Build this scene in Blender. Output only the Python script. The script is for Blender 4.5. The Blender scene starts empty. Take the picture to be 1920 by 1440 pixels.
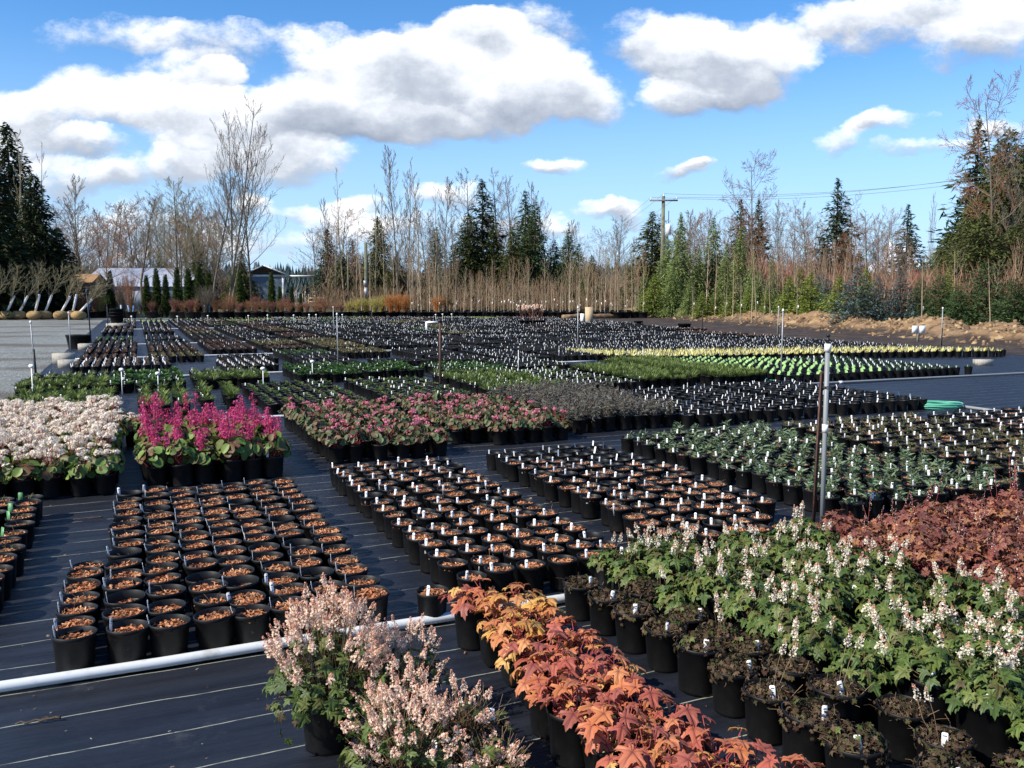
import bpy, math, random
import numpy as np
from mathutils import Vector, Matrix
R = math.radians
rnd = random.Random(7)
C = bpy.context.scene.collection
scene = bpy.context.scene

# ---------------------------------------------------------------- camera, world, sun, exposure
CAM_H = 1.7
TH = math.atan(168/1610)                      # camera looks this far below the horizon
cam = bpy.data.objects.new('camera', bpy.data.cameras.new('camera'))
C.objects.link(cam)
cam.location = (0, 0, CAM_H); cam.rotation_euler = (math.pi/2-TH, 0, 0)
cam.data.sensor_width = 36; cam.data.lens = 36*1610/1920
cam.data.clip_start = 0.05; cam.data.clip_end = 8000
scene.camera = cam
SUN_AZ, SUN_EL = -122.0, 41.0                  # degrees; azimuth from +Y, positive towards +X
sv = Vector((math.sin(R(SUN_AZ))*math.cos(R(SUN_EL)), math.cos(R(SUN_AZ))*math.cos(R(SUN_EL)), math.sin(R(SUN_EL))))
sun = bpy.data.objects.new('sun', bpy.data.lights.new('sun', 'SUN'))
C.objects.link(sun)
sun.data.energy = 5.0; sun.data.angle = R(0.5); sun.data.color = (1.0, 0.925, 0.80)
sun.rotation_euler = sv.to_track_quat('Z', 'Y').to_euler()
scene.view_settings.view_transform = 'Standard'; scene.view_settings.look = 'None'
scene.view_settings.exposure = 0.55; scene.view_settings.gamma = 1.0

def world():
    w = bpy.data.worlds.new('World'); scene.world = w; w.use_nodes = True
    nt = w.node_tree; N = nt.nodes; L = nt.links; N.clear()
    def n(t, **k):
        x = N.new(t)
        for a, b in k.items(): setattr(x, a, b)
        return x
    def mth(op, a, b=None, c=None, clamp=False):
        x = n('ShaderNodeMath', operation=op, use_clamp=clamp)
        for i, v in enumerate((a, b, c)):
            if v is None: continue
            if isinstance(v, (int, float)): x.inputs[i].default_value = v
            else: L.new(v, x.inputs[i])
        return x.outputs[0]
    def vm(op, a, b=None, c=None, scale=None):
        x = n('ShaderNodeVectorMath', operation=op)
        for i, v in enumerate((a, b, c)):
            if v is None: continue
            if isinstance(v, tuple): x.inputs[i].default_value = v
            else: L.new(v, x.inputs[i])
        if scale is not None: L.new(scale, x.inputs['Scale'])
        return x.outputs['Value'] if op in ('DOT_PRODUCT', 'LENGTH') else x.outputs['Vector']
    sky = n('ShaderNodeTexSky', sky_type='NISHITA', sun_disc=False)
    sky.sun_elevation = R(SUN_EL); sky.sun_rotation = R(SUN_AZ); sky.air_density = 1.0; sky.dust_density = 0.0; sky.ozone_density = 1.6
    hs = n('ShaderNodeHueSaturation'); hs.inputs['Saturation'].default_value = 1.12; hs.inputs['Value'].default_value = 1.0
    tint = vm('MULTIPLY', sky.outputs[0], (0.68, 0.88, 1.10)); L.new(tint, hs.inputs['Color'])
    bg = n('ShaderNodeBackground'); bg.inputs['Strength'].default_value = 0.118
    tc = n('ShaderNodeTexCoord'); d = tc.outputs['Generated']
    sep = n('ShaderNodeSeparateXYZ'); L.new(d, sep.inputs[0])
    # the sky pales to a clean milky blue low down
    low = n('ShaderNodeMapRange', interpolation_type='SMOOTHSTEP'); low.inputs['From Min'].default_value = 0.30; low.inputs['From Max'].default_value = -0.03; low.inputs['To Max'].default_value = 0.93
    L.new(sep.outputs[2], low.inputs['Value'])
    hz = n('ShaderNodeMix', data_type='RGBA'); L.new(low.outputs[0], hz.inputs['Factor']); L.new(hs.outputs[0], hz.inputs['A']); hz.inputs['B'].default_value = (3.3, 4.7, 6.6, 1)
    L.new(hz.outputs['Result'], bg.inputs['Color'])
    yy = mth('MAXIMUM', mth('ABSOLUTE', sep.outputs[1]), 0.12)
    X = mth('DIVIDE', sep.outputs[0], yy); Z = mth('DIVIDE', sep.outputs[2], yy)
    cmb = n('ShaderNodeCombineXYZ'); L.new(X, cmb.inputs[0]); L.new(Z, cmb.inputs[1])
    P = cmb.outputs[0]
    # ragged edges: shift the lookup by two scales of noise
    def noise(vec, scale, detail, rough=0.55):
        x = n('ShaderNodeTexNoise'); x.inputs['Scale'].default_value = scale; x.inputs['Detail'].default_value = detail
        x.inputs['Roughness'].default_value = rough; L.new(vec, x.inputs['Vector']); return x
    sq = vm('MULTIPLY', P, (1, 1.5, 1))
    n1 = noise(sq, 5.5, 6, 0.58)
    off = vm('MULTIPLY', vm('SUBTRACT', n1.outputs['Color'], (.5, .5, .5)), (0.17, 0.10, 0))
    Q = vm('ADD', P, off)
    blobs = [  # px, py, rx, ry, weight (photograph pixels, turned into directions)
        (905,70,100,52,1.3),(800,118,150,70,1.2),(1010,150,120,90,1.25),(880,180,210,85,1.2),(640,200,190,85,1.2),(700,120,120,60,.9),
        (450,240,190,85,1.15),(300,190,170,70,1.1),(110,210,120,75,.95),(1110,185,60,45,.8),(760,235,150,45,1.0),(395,137,60,30,1.2),(600,100,90,50,.7),
        (540,312,110,48,1.0),(340,325,90,40,.9),(120,340,110,45,.8),(210,410,140,35,.55),(60,280,120,50,.7),(180,275,90,30,.8),
        (210,50,150,36,.55),(400,75,170,45,.6),(620,62,120,28,.5),(330,120,150,32,.55),
        (1300,90,150,75,1.2),(1415,100,115,85,1.2),(1350,160,130,50,1.1),(1245,185,70,45,.95),(1180,60,80,50,.55),(1480,40,70,40,.6),
        (1660,50,170,50,.75),(1830,90,150,60,.95),(1740,15,200,40,.75),(1880,40,100,50,.9),(1560,30,90,35,.5),
        (1605,265,66,30,.85),(1645,238,42,24,.8),(1680,232,48,24,.75),(1770,278,120,20,.75),(1850,242,80,26,.9),
        (1045,314,62,24,1.05),(1262,330,46,24,1.0),(1285,322,30,16,.7),(1150,397,75,22,1.0),(1040,424,70,24,.8),
        (1010,40,90,40,.5),(150,150,90,50,.7),(30,210,90,60,.9),(230,330,90,40,.7),(560,392,60,16,.6),(380,300,100,40,.7),(700,395,60,16,.6),(900,420,90,20,.5),(640,405,80,22,.7),(480,378,60,20,.6),(835,380,80,22,.7),(720,430,120,26,.6),(480,445,170,32,.55),(300,470,260,30,.5)]
    S = T = None
    for i, (px, py, rx, ry, wt) in enumerate(blobs):
        xr = (px-960)/1610; yr = (py-720)/1610
        dy = math.cos(TH)-yr*math.sin(TH); dz = -math.sin(TH)-yr*math.cos(TH)
        cx = xr/dy; cz = dz/dy; ax = 1610/rx; az = 1610/ry
        q = vm('MULTIPLY_ADD', Q, (ax, az, 0), (-cx*ax, -cz*az, 0))
        m = mth('MULTIPLY', mth('SUBTRACT', 1.0, vm('DOT_PRODUCT', q, q), clamp=True), wt)
        t = vm('SCALE', q, scale=m)
        S = m if S is None else mth('ADD', S, m)
        T = t if T is None else vm('ADD', T, t)
    n2 = noise(sq, 14, 9, 0.66); n3 = noise(sq, 5, 4, 0.5)
    dens = mth('ADD', S, mth('MULTIPLY', mth('SUBTRACT', n2.outputs['Fac'], 0.5), 2.1))
    dens = mth('MULTIPLY', dens, mth('GREATER_THAN', S, 0.002))
    mr = n('ShaderNodeMapRange', interpolation_type='SMOOTHSTEP'); mr.inputs['From Min'].default_value = 0.02; mr.inputs['From Max'].default_value = 0.95
    L.new(dens, mr.inputs['Value']); fac = mr.outputs[0]
    st = n('ShaderNodeSeparateXYZ'); L.new(T, st.inputs[0])
    rel = mth('DIVIDE', st.outputs[1], mth('MAXIMUM', S, 0.05))
    # height inside the cloud plus billows give the white tops and the grey bellies
    sh = mth('ADD', mth('MULTIPLY', rel, 0.75), mth('MULTIPLY', mth('SUBTRACT', n2.outputs['Fac'], 0.5), 0.85))
    sh = mth('ADD', sh, mth('MULTIPLY', mth('SUBTRACT', n3.outputs['Fac'], 0.5), 0.9))
    sh = mth('SUBTRACT', sh, mth('MULTIPLY', mth('SUBTRACT', S, 1.0), 0.08))
    cr = n('ShaderNodeValToRGB'); e = cr.color_ramp.elements
    e[0].position = 0.0; e[0].color = (.24, .28, .36, 1); e[1].position = 1.0; e[1].color = (1.0, 1.0, 1.0, 1)
    k = cr.color_ramp.elements.new(0.33); k.color = (.44, .48, .55, 1)
    k = cr.color_ramp.elements.new(0.6); k.color = (.74, .77, .82, 1)
    L.new(mth('ADD', sh, 0.58, clamp=True), cr.inputs[0])
    bc = n('ShaderNodeBackground'); bc.inputs['Strength'].default_value = 0.95; L.new(cr.outputs[0], bc.inputs['Color'])
    mx = n('ShaderNodeMixShader'); L.new(mth('MULTIPLY', fac, 0.97), mx.inputs[0]); L.new(bg.outputs[0], mx.inputs[1]); L.new(bc.outputs[0], mx.inputs[2])
    out = n('ShaderNodeOutputWorld'); L.new(mx.outputs[0], out.inputs[0])
world()
# ---------------------------------------------------------------- helpers
GA = math.atan((252-960)*math.cos(TH)/1610)   # the beds run along U, the drainage pipes along V
GU = (math.sin(GA), math.cos(GA)); GV = (math.cos(GA), -math.sin(GA)); GR = -GA
def W(s, t, z=0.0): return (s*GV[0]+t*GU[0], s*GV[1]+t*GU[1], z)
def G(px, py, h=0.0):                          # the ground point a photograph pixel shows, at height h
    xr = (px-960)/1610; yr = (py-720)/1610
    dy = math.cos(TH)-yr*math.sin(TH); dz = -math.sin(TH)-yr*math.cos(TH)
    k = (h-CAM_H)/dz
    return (xr*k, dy*k, h)
def AX(px, Y): return (px-960)/1610*Y*1.0      # sideways metres of a pixel column at distance Y
def HZ(py, Y): return CAM_H+(552-py)/1610*Y*1.005   # height of a pixel row at distance Y (valid near the horizon)

def mat(name, col, rough=0.6, spec=0.4, ramp=None, noise=None, bump=None, objrand=0.0, transl=0.0, metal=0.0, vein=None, sheen=0.0, coord='Object'):
    """ramp: colours picked by Random Per Island; noise: (scale, colour, lo, hi) blotches; bump: (scale, strength); objrand: value spread per object."""
    m = bpy.data.materials.new(name); m.use_nodes = True
    nt = m.node_tree; N = nt.nodes; L = nt.links
    b = N['Principled BSDF']; b.inputs['Roughness'].default_value = rough; b.inputs['Metallic'].default_value = metal
    b.inputs['Specular IOR Level'].default_value = spec
    if sheen: b.inputs['Sheen Weight'].default_value = sheen
    c = None
    if ramp:
        g = N.new('ShaderNodeNewGeometry'); cr = N.new('ShaderNodeValToRGB'); e = cr.color_ramp.elements
        e[0].position = 0; e[0].color = (*ramp[0], 1); e[1].position = 1; e[1].color = (*ramp[-1], 1)
        for i, q in enumerate(ramp[1:-1]):
            k = e.new((i+1)/(len(ramp)-1)); k.color = (*q, 1)
        L.new(g.outputs['Random Per Island'], cr.inputs[0]); c = cr.outputs[0]
    else:
        rgb = N.new('ShaderNodeRGB'); rgb.outputs[0].default_value = (*col, 1); c = rgb.outputs[0]
    tc = N.new('ShaderNodeTexCoord')
    def mix(a, bb, f, mode='MIX'):
        x = N.new('ShaderNodeMix'); x.data_type = 'RGBA'; x.blend_type = mode
        L.new(a, x.inputs['A'])
        if isinstance(bb, tuple): x.inputs['B'].default_value = (*bb, 1)
        else: L.new(bb, x.inputs['B'])
        if isinstance(f, float): x.inputs['Factor'].default_value = f
        else: L.new(f, x.inputs['Factor'])
        return x.outputs['Result']
    if noise:
        for (sc, colr, lo, hi) in (noise if isinstance(noise, list) else [noise]):
            nz = N.new('ShaderNodeTexNoise'); nz.inputs['Scale'].default_value = sc; nz.inputs['Detail'].default_value = 6; nz.inputs['Roughness'].default_value = .6
            L.new(tc.outputs[coord], nz.inputs['Vector'])
            mr = N.new('ShaderNodeMapRange'); mr.inputs['From Min'].default_value = lo; mr.inputs['From Max'].default_value = hi
            L.new(nz.outputs['Fac'], mr.inputs['Value']); c = mix(c, colr, mr.outputs[0])
    if vein:
        at = N.new('ShaderNodeAttribute'); at.attribute_name = 'vein'
        pw = N.new('ShaderNodeMath'); pw.operation = 'POWER'; pw.inputs[1].default_value = 1.6; L.new(at.outputs['Fac'], pw.inputs[0])
        c = mix(c, vein, pw.outputs[0])
    if objrand:
        oi = N.new('ShaderNodeObjectInfo'); hs = N.new('ShaderNodeHueSaturation')
        mr = N.new('ShaderNodeMapRange'); mr.inputs['To Min'].default_value = 1-objrand; mr.inputs['To Max'].default_value = 1+objrand
        L.new(oi.outputs['Random'], mr.inputs['Value']); L.new(mr.outputs[0], hs.inputs['Value']); L.new(c, hs.inputs['Color']); c = hs.outputs[0]
    L.new(c, b.inputs['Base Color'])
    if bump:
        nz = N.new('ShaderNodeTexNoise'); nz.inputs['Scale'].default_value = bump[0]; nz.inputs['Detail'].default_value = 5
        L.new(tc.outputs[coord], nz.inputs['Vector'])
        bp = N.new('ShaderNodeBump'); bp.inputs['Strength'].default_value = bump[1]; bp.inputs['Distance'].default_value = bump[2] if len(bump) > 2 else 0.01
        L.new(nz.outputs['Fac'], bp.inputs['Height']); L.new(bp.outputs[0], b.inputs['Normal'])
    if transl:
        tr = N.new('ShaderNodeBsdfTranslucent'); L.new(c, tr.inputs['Color'])
        ms = N.new('ShaderNodeMixShader'); ms.inputs[0].default_value = transl
        out = N['Material Output']; L.new(b.outputs[0], ms.inputs[1]); L.new(tr.outputs[0], ms.inputs[2]); L.new(ms.outputs[0], out.inputs[0])
    return m

def nrm(a):
    a = np.asarray(a, float); return a/np.maximum(np.linalg.norm(a, axis=-1, keepdims=True), 1e-9)

class MB:
    """collects geometry and links it as ONE mesh object"""
    def __init__(self): self.V = []; self.n = 0; self.F = []; self.A = []; self.hasA = False
    def add(self, V, F, mat=0, A=None):
        V = np.asarray(V, float).reshape(-1, 3)
        Fs = F if isinstance(F, list) and len(F) and isinstance(F[0], np.ndarray) else None
        if Fs is None:
            by = {}
            for f in F: by.setdefault(len(f), []).append(f)
            Fs = [np.array(v, int) for v in by.values()]
        for f in Fs:
            if len(f): self.F.append((f+self.n, mat if np.ndim(mat) == 0 else np.asarray(mat)))
        self.V.append(V); self.n += len(V)
        if A is None: A = np.zeros(len(V))
        else: self.hasA = True
        self.A.append(A); return self
    def stamp(self, tmpl, O, X, Y, Z, S=1.0, mat=0):
        """copies of a template (verts, faces[, attribute]) at origins O with axes X, Y, Z (N x 3) and sizes S"""
        tv, tf = tmpl[0], tmpl[1]; ta = tmpl[2] if len(tmpl) > 2 else None
        O = np.asarray(O, float).reshape(-1, 3); n = len(O); k = len(tv)
        if n == 0: return self
        S = np.broadcast_to(np.asarray(S, float), (n,)) if np.ndim(S) < 2 else np.asarray(S, float)
        X, Y, Z = (np.broadcast_to(np.asarray(q, float), (n, 3)) for q in (X, Y, Z))
        if S.ndim == 1: S = np.stack([S, S, S], 1)
        tv = np.asarray(tv, float)
        V = O[:, None, :] + tv[None, :, 0:1]*(X*S[:, 0:1])[:, None, :] + tv[None, :, 1:2]*(Y*S[:, 1:2])[:, None, :] + tv[None, :, 2:3]*(Z*S[:, 2:3])[:, None, :]
        for f in tf:
            ff = (f[None]+(np.arange(n)*k)[:, None, None]).reshape(-1, f.shape[1])
            self.F.append((ff+self.n, mat))
        self.V.append(V.reshape(-1, 3)); self.n += n*k
        if ta is not None: self.hasA = True; self.A.append(np.tile(ta, n))
        else: self.A.append(np.zeros(n*k))
        return self
    def tube(self, P, r, sides=6, mat=0, cap=False):
        P = np.asarray(P, float); n = len(P); r = np.broadcast_to(np.asarray(r, float), (n,))
        T = nrm(np.gradient(P, axis=0)); ref = np.array([0, 0, 1.0]) if abs(T[:, 2]).max() < .9 else np.array([1.0, 0.13, 0])
        A = nrm(np.cross(T, ref)); B = np.cross(T, A)
        a = np.arange(sides)*2*math.pi/sides
        V = (P[:, None]+(A[:, None]*np.cos(a)[None, :, None]+B[:, None]*np.sin(a)[None, :, None])*r[:, None, None]).reshape(-1, 3)
        i = np.arange(n-1)[:, None]*sides; j = np.arange(sides)[None]; j2 = (j+1) % sides
        F = [np.stack([i+j, i+j2, i+sides+j2, i+sides+j], -1).reshape(-1, 4)]
        if cap: F.append(np.array([list(range(sides-1, -1, -1)), [(n-1)*sides+q for q in range(sides)]]))
        return self.add(V, F, mat)
    def box(self, c, size, rz=0.0, mat=0):
        x, y, z = (q/2 for q in size); co, si = math.cos(rz), math.sin(rz)
        V = [(c[0]+a*x*co-b*y*si, c[1]+a*x*si+b*y*co, c[2]+d*z) for d in (-1, 1) for b in (-1, 1) for a in (-1, 1)]
        return self.add(V, [np.array([(0, 2, 3, 1), (4, 5, 7, 6), (0, 1, 5, 4), (2, 6, 7, 3), (0, 4, 6, 2), (1, 3, 7, 5)])], mat)
    def lathe(self, prof, n=20, c=(0, 0, 0), mat=0, sx=1.0, sy=1.0):
        a = np.arange(n)*2*math.pi/n; V = []
        for r, z in prof: V.append(np.stack([c[0]+r*sx*np.cos(a), c[1]+r*sy*np.sin(a), np.full(n, c[2]+z)], 1))
        m = len(prof); i = np.arange(m-1)[:, None]*n; j = np.arange(n)[None]; j2 = (j+1) % n
        return self.add(np.concatenate(V), [np.stack([i+j, i+j2, i+n+j2, i+n+j], -1).reshape(-1, 4)], mat)
    def arrays(self):
        return np.concatenate(self.V), self.F
    def mesh(self, name, mats, smooth=False):
        V = np.concatenate(self.V) if self.V else np.zeros((0, 3)); me = bpy.data.meshes.new(name)
        me.vertices.add(len(V)); me.vertices.foreach_set('co', V.astype(np.float32).ravel())
        li = np.concatenate([f.ravel() for f, _ in self.F]); cnt = np.concatenate([np.full(len(f), f.shape[1]) for f, _ in self.F])
        mi = np.concatenate([np.full(len(f), q) if np.ndim(q) == 0 else q for f, q in self.F])
        me.loops.add(len(li)); me.loops.foreach_set('vertex_index', li.astype(np.int32))
        me.polygons.add(len(cnt)); st = np.concatenate([[0], np.cumsum(cnt)[:-1]])
        me.polygons.foreach_set('loop_start', st.astype(np.int32)); me.polygons.foreach_set('loop_total', cnt.astype(np.int32))
        me.polygons.foreach_set('material_index', mi.astype(np.int32))
        if self.hasA:
            at = me.attributes.new('vein', 'FLOAT', 'POINT'); at.data.foreach_set('value', np.concatenate(self.A).astype(np.float32))
        for m in mats: me.materials.append(m)
        me.update(calc_edges=True)
        if smooth: me.polygons.foreach_set('use_smooth', np.ones(len(cnt), bool))
        return me
    def build(self, name, mats, parent=None, smooth=False, loc=None, rz=0.0):
        if not isinstance(mats, (list, tuple)): mats = [mats]
        o = bpy.data.objects.new(name, self.mesh(name, mats, smooth)); C.objects.link(o)
        if parent is not None: o.parent = parent
        if loc is not None: o.location = loc
        o.rotation_euler[2] = rz
        return o

def tag(o, label=None, cat=None, group=None, kind=None):
    if label: o['label'] = label
    if cat: o['category'] = cat
    if group: o['group'] = group
    if kind: o['kind'] = kind
    return o
def thing(name, label, cat, loc=(0, 0, 0), rz=0.0, group=None, sc=1.0):
    o = bpy.data.objects.new(name, None); C.objects.link(o); o.empty_display_size = .1
    o.location = loc; o.rotation_euler[2] = rz; o.scale = (sc, sc, sc) if np.ndim(sc) == 0 else sc
    return tag(o, label, cat, group)
def part(name, me, parent, rz=0.0, loc=(0, 0, 0)):
    o = bpy.data.objects.new(name, me); C.objects.link(o); o.parent = parent; o.rotation_euler[2] = rz; o.location = loc
    return o
_ones = 'zeroth first second third fourth fifth sixth seventh eighth ninth tenth eleventh twelfth thirteenth fourteenth fifteenth sixteenth seventeenth eighteenth nineteenth'.split()
_tens = {2: 'twent', 3: 'thirt', 4: 'fort', 5: 'fift', 6: 'sixt', 7: 'sevent', 8: 'eight', 9: 'ninet'}
def ordw(n):
    if n >= 100: return ('hundred-and-' + ordw(n-100)) if n > 100 else 'hundredth'
    if n < 20: return _ones[n]
    return _tens[n//10]+'ieth' if n % 10 == 0 else _tens[n//10]+'y-'+_ones[n % 10]

# ---------------------------------------------------------------- the ground and its covers
def ground_mat(name, fn):
    m = bpy.data.materials.new(name); m.use_nodes = True; nt = m.node_tree; N = nt.nodes; L = nt.links
    b = N['Principled BSDF']
    tc = N.new('ShaderNodeTexCoord'); vec = tc.outputs['Object']
    def noise(scale, detail=6, rough=.6, vec=vec):
        x = N.new('ShaderNodeTexNoise'); x.inputs['Scale'].default_value = scale; x.inputs['Detail'].default_value = detail; x.inputs['Roughness'].default_value = rough
        L.new(vec, x.inputs['Vector']); return x.outputs['Fac']
    def mr(v, a, bb, c=0, d=1):
        x = N.new('ShaderNodeMapRange'); x.inputs['From Min'].default_value = a; x.inputs['From Max'].default_value = bb
        x.inputs['To Min'].default_value = c; x.inputs['To Max'].default_value = d; L.new(v, x.inputs['Value']); return x.outputs[0]
    def mix(a, bb, f):
        x = N.new('ShaderNodeMix'); x.data_type = 'RGBA'
        for s_, v in (('A', a), ('B', bb), ('Factor', f)):
            if isinstance(v, tuple): x.inputs[s_].default_value = (*v, 1)
            elif isinstance(v, float): x.inputs[s_].default_value = v
            else: L.new(v, x.inputs[s_])
        return x.outputs['Result']
    def math_(op, a, bb=None, clamp=False):
        x = N.new('ShaderNodeMath'); x.operation = op; x.use_clamp = clamp
        for i, v in enumerate((a, bb)):
            if v is None: continue
            if isinstance(v, (int, float)): x.inputs[i].default_value = v
            else: L.new(v, x.inputs[i])
        return x.outputs[0]
    def bump(h, strength, dist):
        x = N.new('ShaderNodeBump'); x.inputs['Strength'].default_value = strength; x.inputs['Distance'].default_value = dist
        L.new(h, x.inputs['Height']); L.new(x.outputs[0], b.inputs['Normal'])
    fn(dict(N=N, L=L, b=b, vec=vec, noise=noise, mr=mr, mix=mix, math=math_, bump=bump)); return m
def m_field(k):
    c = k['mix']((.10, .085, .05), (.07, .10, .03), k['mr'](k['noise'](.06), .4, .6))
    c = k['mix'](c, (.16, .13, .085), k['mr'](k['noise'](.6), .45, .75)); k['L'].new(c, k['b'].inputs['Base Color']); k['b'].inputs['Roughness'].default_value = .95
def m_gravel(k):
    v = k['N'].new('ShaderNodeTexVoronoi'); v.inputs['Scale'].default_value = 26; k['L'].new(k['vec'], v.inputs['Vector'])
    sp = k['N'].new('ShaderNodeSeparateXYZ'); k['L'].new(v.outputs['Color'], sp.inputs[0])
    c = k['mix']((.09, .097, .092), (.30, .32, .30), sp.outputs[0])
    c = k['mix'](c, (.13, .14, .125), k['mr'](k['noise'](1.4), .42, .62, 0, .6))
    mp = k['N'].new('ShaderNodeMapping'); mp.inputs['Scale'].default_value = (.5, 1.3, 1); k['L'].new(k['vec'], mp.inputs['Vector'])
    c = k['mix'](c, (.085, .066, .052), k['mr'](k['noise'](.30, 5, .6, mp.outputs[0]), .49, .58, 0, .8))
    k['L'].new(c, k['b'].inputs['Base Color']); k['b'].inputs['Roughness'].default_value = .9; k['bump'](v.outputs['Distance'], .9, .02)
def m_fabric(k):
    # woven ground cloth: pale marker threads every 0.3 m, dust blotches, long creases
    sp = k['N'].new('ShaderNodeSeparateXYZ'); k['L'].new(k['vec'], sp.inputs[0])
    w1 = k['math']('MULTIPLY', k['math']('SUBTRACT', k['noise'](1.1, 3), .5), .07)
    y = k['math']('ADD', sp.outputs[1], w1)
    fr = k['math']('ABSOLUTE', k['math']('SUBTRACT', k['math']('FRACT', k['math']('DIVIDE', k['math']('ADD', y, 100.0), .302)), .5))
    line = k['mr'](fr, .0115, .0055)
    line = k['math']('MULTIPLY', line, k['mr'](k['noise'](7.0, 4), .38, .52, .25, 1))
    mp = k['N'].new('ShaderNodeMapping'); mp.inputs['Scale'].default_value = (.35, 5, 1); k['L'].new(k['vec'], mp.inputs['Vector'])
    streak = k['noise'](2.2, 5, .6, mp.outputs[0])
    c = k['mix']((.0050, .0060, .0100), (.0150, .0180, .0275), k['mr'](streak, .35, .7))
    c = k['mix'](c, (.10, .098, .10), k['mr'](k['noise'](2.3, 9, .75), .58, .78, 0, .6))
    c = k['mix'](c, (.36, .37, .29), line)
    k['L'].new(c, k['b'].inputs['Base Color']); k['b'].inputs['Roughness'].default_value = .5; k['b'].inputs['Specular IOR Level'].default_value = .4
    wv = k['N'].new('ShaderNodeTexWave'); wv.inputs['Scale'].default_value = 90; k['L'].new(k['vec'], wv.inputs['Vector'])
    h = k['math']('ADD', k['math']('MULTIPLY', streak, 1.0), k['math']('MULTIPLY', k['noise'](1.6, 4), 1.2))
    h = k['math']('ADD', h, k['math']('MULTIPLY', wv.outputs['Fac'], .02))
    k['bump'](h, .7, .03)
def m_soil(k):
    c = k['mix']((.020, .012, .008), (.060, .038, .026), k['mr'](k['noise'](1.2), .4, .65))
    c = k['mix'](c, (.17, .10, .055), k['mr'](k['noise'](5.0, 8), .60, .72, 0, .8))
    k['L'].new(c, k['b'].inputs['Base Color']); k['b'].inputs['Roughness'].default_value = .95; k['bump'](k['noise'](9.0, 8), 1.0, .08)
def m_bank(k):
    g = k['N'].new('ShaderNodeNewGeometry'); sp = k['N'].new('ShaderNodeSeparateXYZ'); k['L'].new(k['vec'], sp.inputs[0])
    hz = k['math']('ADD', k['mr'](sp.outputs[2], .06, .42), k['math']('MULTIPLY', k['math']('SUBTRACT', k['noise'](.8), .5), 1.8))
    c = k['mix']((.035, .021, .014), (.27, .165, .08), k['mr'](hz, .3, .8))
    c = k['mix'](c, (.46, .33, .17), k['mr'](k['noise'](1.6, 6), .56, .66, 0, .8))
    c = k['mix'](c, (.07, .045, .028), k['mr'](k['noise'](2.5, 8), .50, .62, 0, .9))
    k['L'].new(c, k['b'].inputs['Base Color']); k['b'].inputs['Roughness'].default_value = .95; k['bump'](k['noise'](7.0, 8), 1.0, .12)
def sheet(name, pts, z, m, label=None):
    mb = MB(); mb.add([(x, y, z) for x, y in pts], [tuple(range(len(pts)))]); o = mb.build(name, m); return tag(o, label, None, None, 'structure')
sheet('ground', [(-1500, -60), (1500, -60), (1500, 3000), (-1500, 3000)], 0.0, ground_mat('field_ground', m_field), 'rough grassy ground around the nursery')
g1 = [W(-1.86, -6)[:2], W(-1.95, 14)[:2], W(-1.62, 21)[:2], W(-1.62, 45)[:2], W(-1.4, 60)[:2], (-19, 62), (-60, 66), (-60, -6)]
sheet('gravel_yard', g1[::-1], .004, ground_mat('gravel', m_gravel), 'pale grey gravel yard beside the pot beds')
# woven fabric: a grid of its own frame (x along the pipes, y along the beds) so its threads follow the beds
fm = ground_mat('woven_fabric', m_fabric)
fb = MB(); nx, ny = 90, 170
xs = np.linspace(-1.95, 29, nx); ys = np.concatenate([np.linspace(-4, 12, 110), np.linspace(12.3, 63, 60)])
XX, YY = np.meshgrid(xs, ys); rr = np.random.RandomState(3)
ZZ = .010+.004*np.sin(XX*2.3+1.1*np.sin(YY*1.7))*np.sin(YY*2.9+XX*.8)
V = np.stack([XX, YY, ZZ], -1).reshape(-1, 3)
ii = np.arange(len(ys)-1)[:, None]*nx+np.arange(nx-1)[None]
lim = np.interp(YY, [-4, 16, 17, 28, 45, 63], [29, 24.5, 22.6, 23.2, 26.2, 28])
keep = ((XX <= lim+.01)[:-1, :-1] & (XX <= lim+.5)[:-1, 1:])
F = np.stack([ii, ii+1, ii+nx+1, ii+nx], -1)[keep]
fb.add(V, [F.reshape(-1, 4)]); fo = fb.build('weed_fabric', fm, None, True, rz=GR); tag(fo, 'black woven weed fabric under the pot beds', None, None, 'structure')
# dark soil strip and the ochre bank the nursery trees stand on
def terrain(name, P0, P1, w, nu, nv, hfun, m, label, seed):
    p0 = np.array(P0); p1 = np.array(P1); d = p1-p0; Ln = np.linalg.norm(d); d = d/Ln; q = np.array([d[1], -d[0]])
    r = np.random.RandomState(seed); u = np.linspace(0, 1, nu); v = np.linspace(0, 1, nv); U_, V_ = np.meshgrid(u, v)
    X = p0[0]+d[0]*U_*Ln+q[0]*V_*w; Y = p0[1]+d[1]*U_*Ln+q[1]*V_*w
    from mathutils import noise as mn
    Z = np.zeros_like(X)
    for a in range(nv):
        for b_ in range(nu):
            Z[a, b_] = hfun(U_[a, b_]*Ln, V_[a, b_]*w, mn)
    Vv = np.stack([X, Y, Z], -1).reshape(-1, 3); ii = np.arange(nv-1)[:, None]*nu+np.arange(nu-1)[None]
    F = np.stack([ii, ii+nu, ii+nu+1, ii+1], -1).reshape(-1, 4)
    mb = MB(); mb.add(Vv, [F]); o = mb.build(name, m, None, True); return tag(o, label, None, None, 'structure')
A0 = W(27.0, -2)[:2]; A1 = W(31.5, 75)[:2]
def soil_h(u, v, mn):
    e = min(1, v/1.5, 1); return .016+e*(.02+.06*abs(mn.noise((u*.9, v*.9, 1.0)))+.05*abs(mn.noise((u*3, v*3, 4.0))))
terrain('soil_strip', W(21.7, 4)[:2], W(26.0, 66)[:2], 16.0, 200, 60, soil_h, ground_mat('dark_soil', m_soil), 'strip of bare dark brown soil beyond the pot beds', 5)
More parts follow.
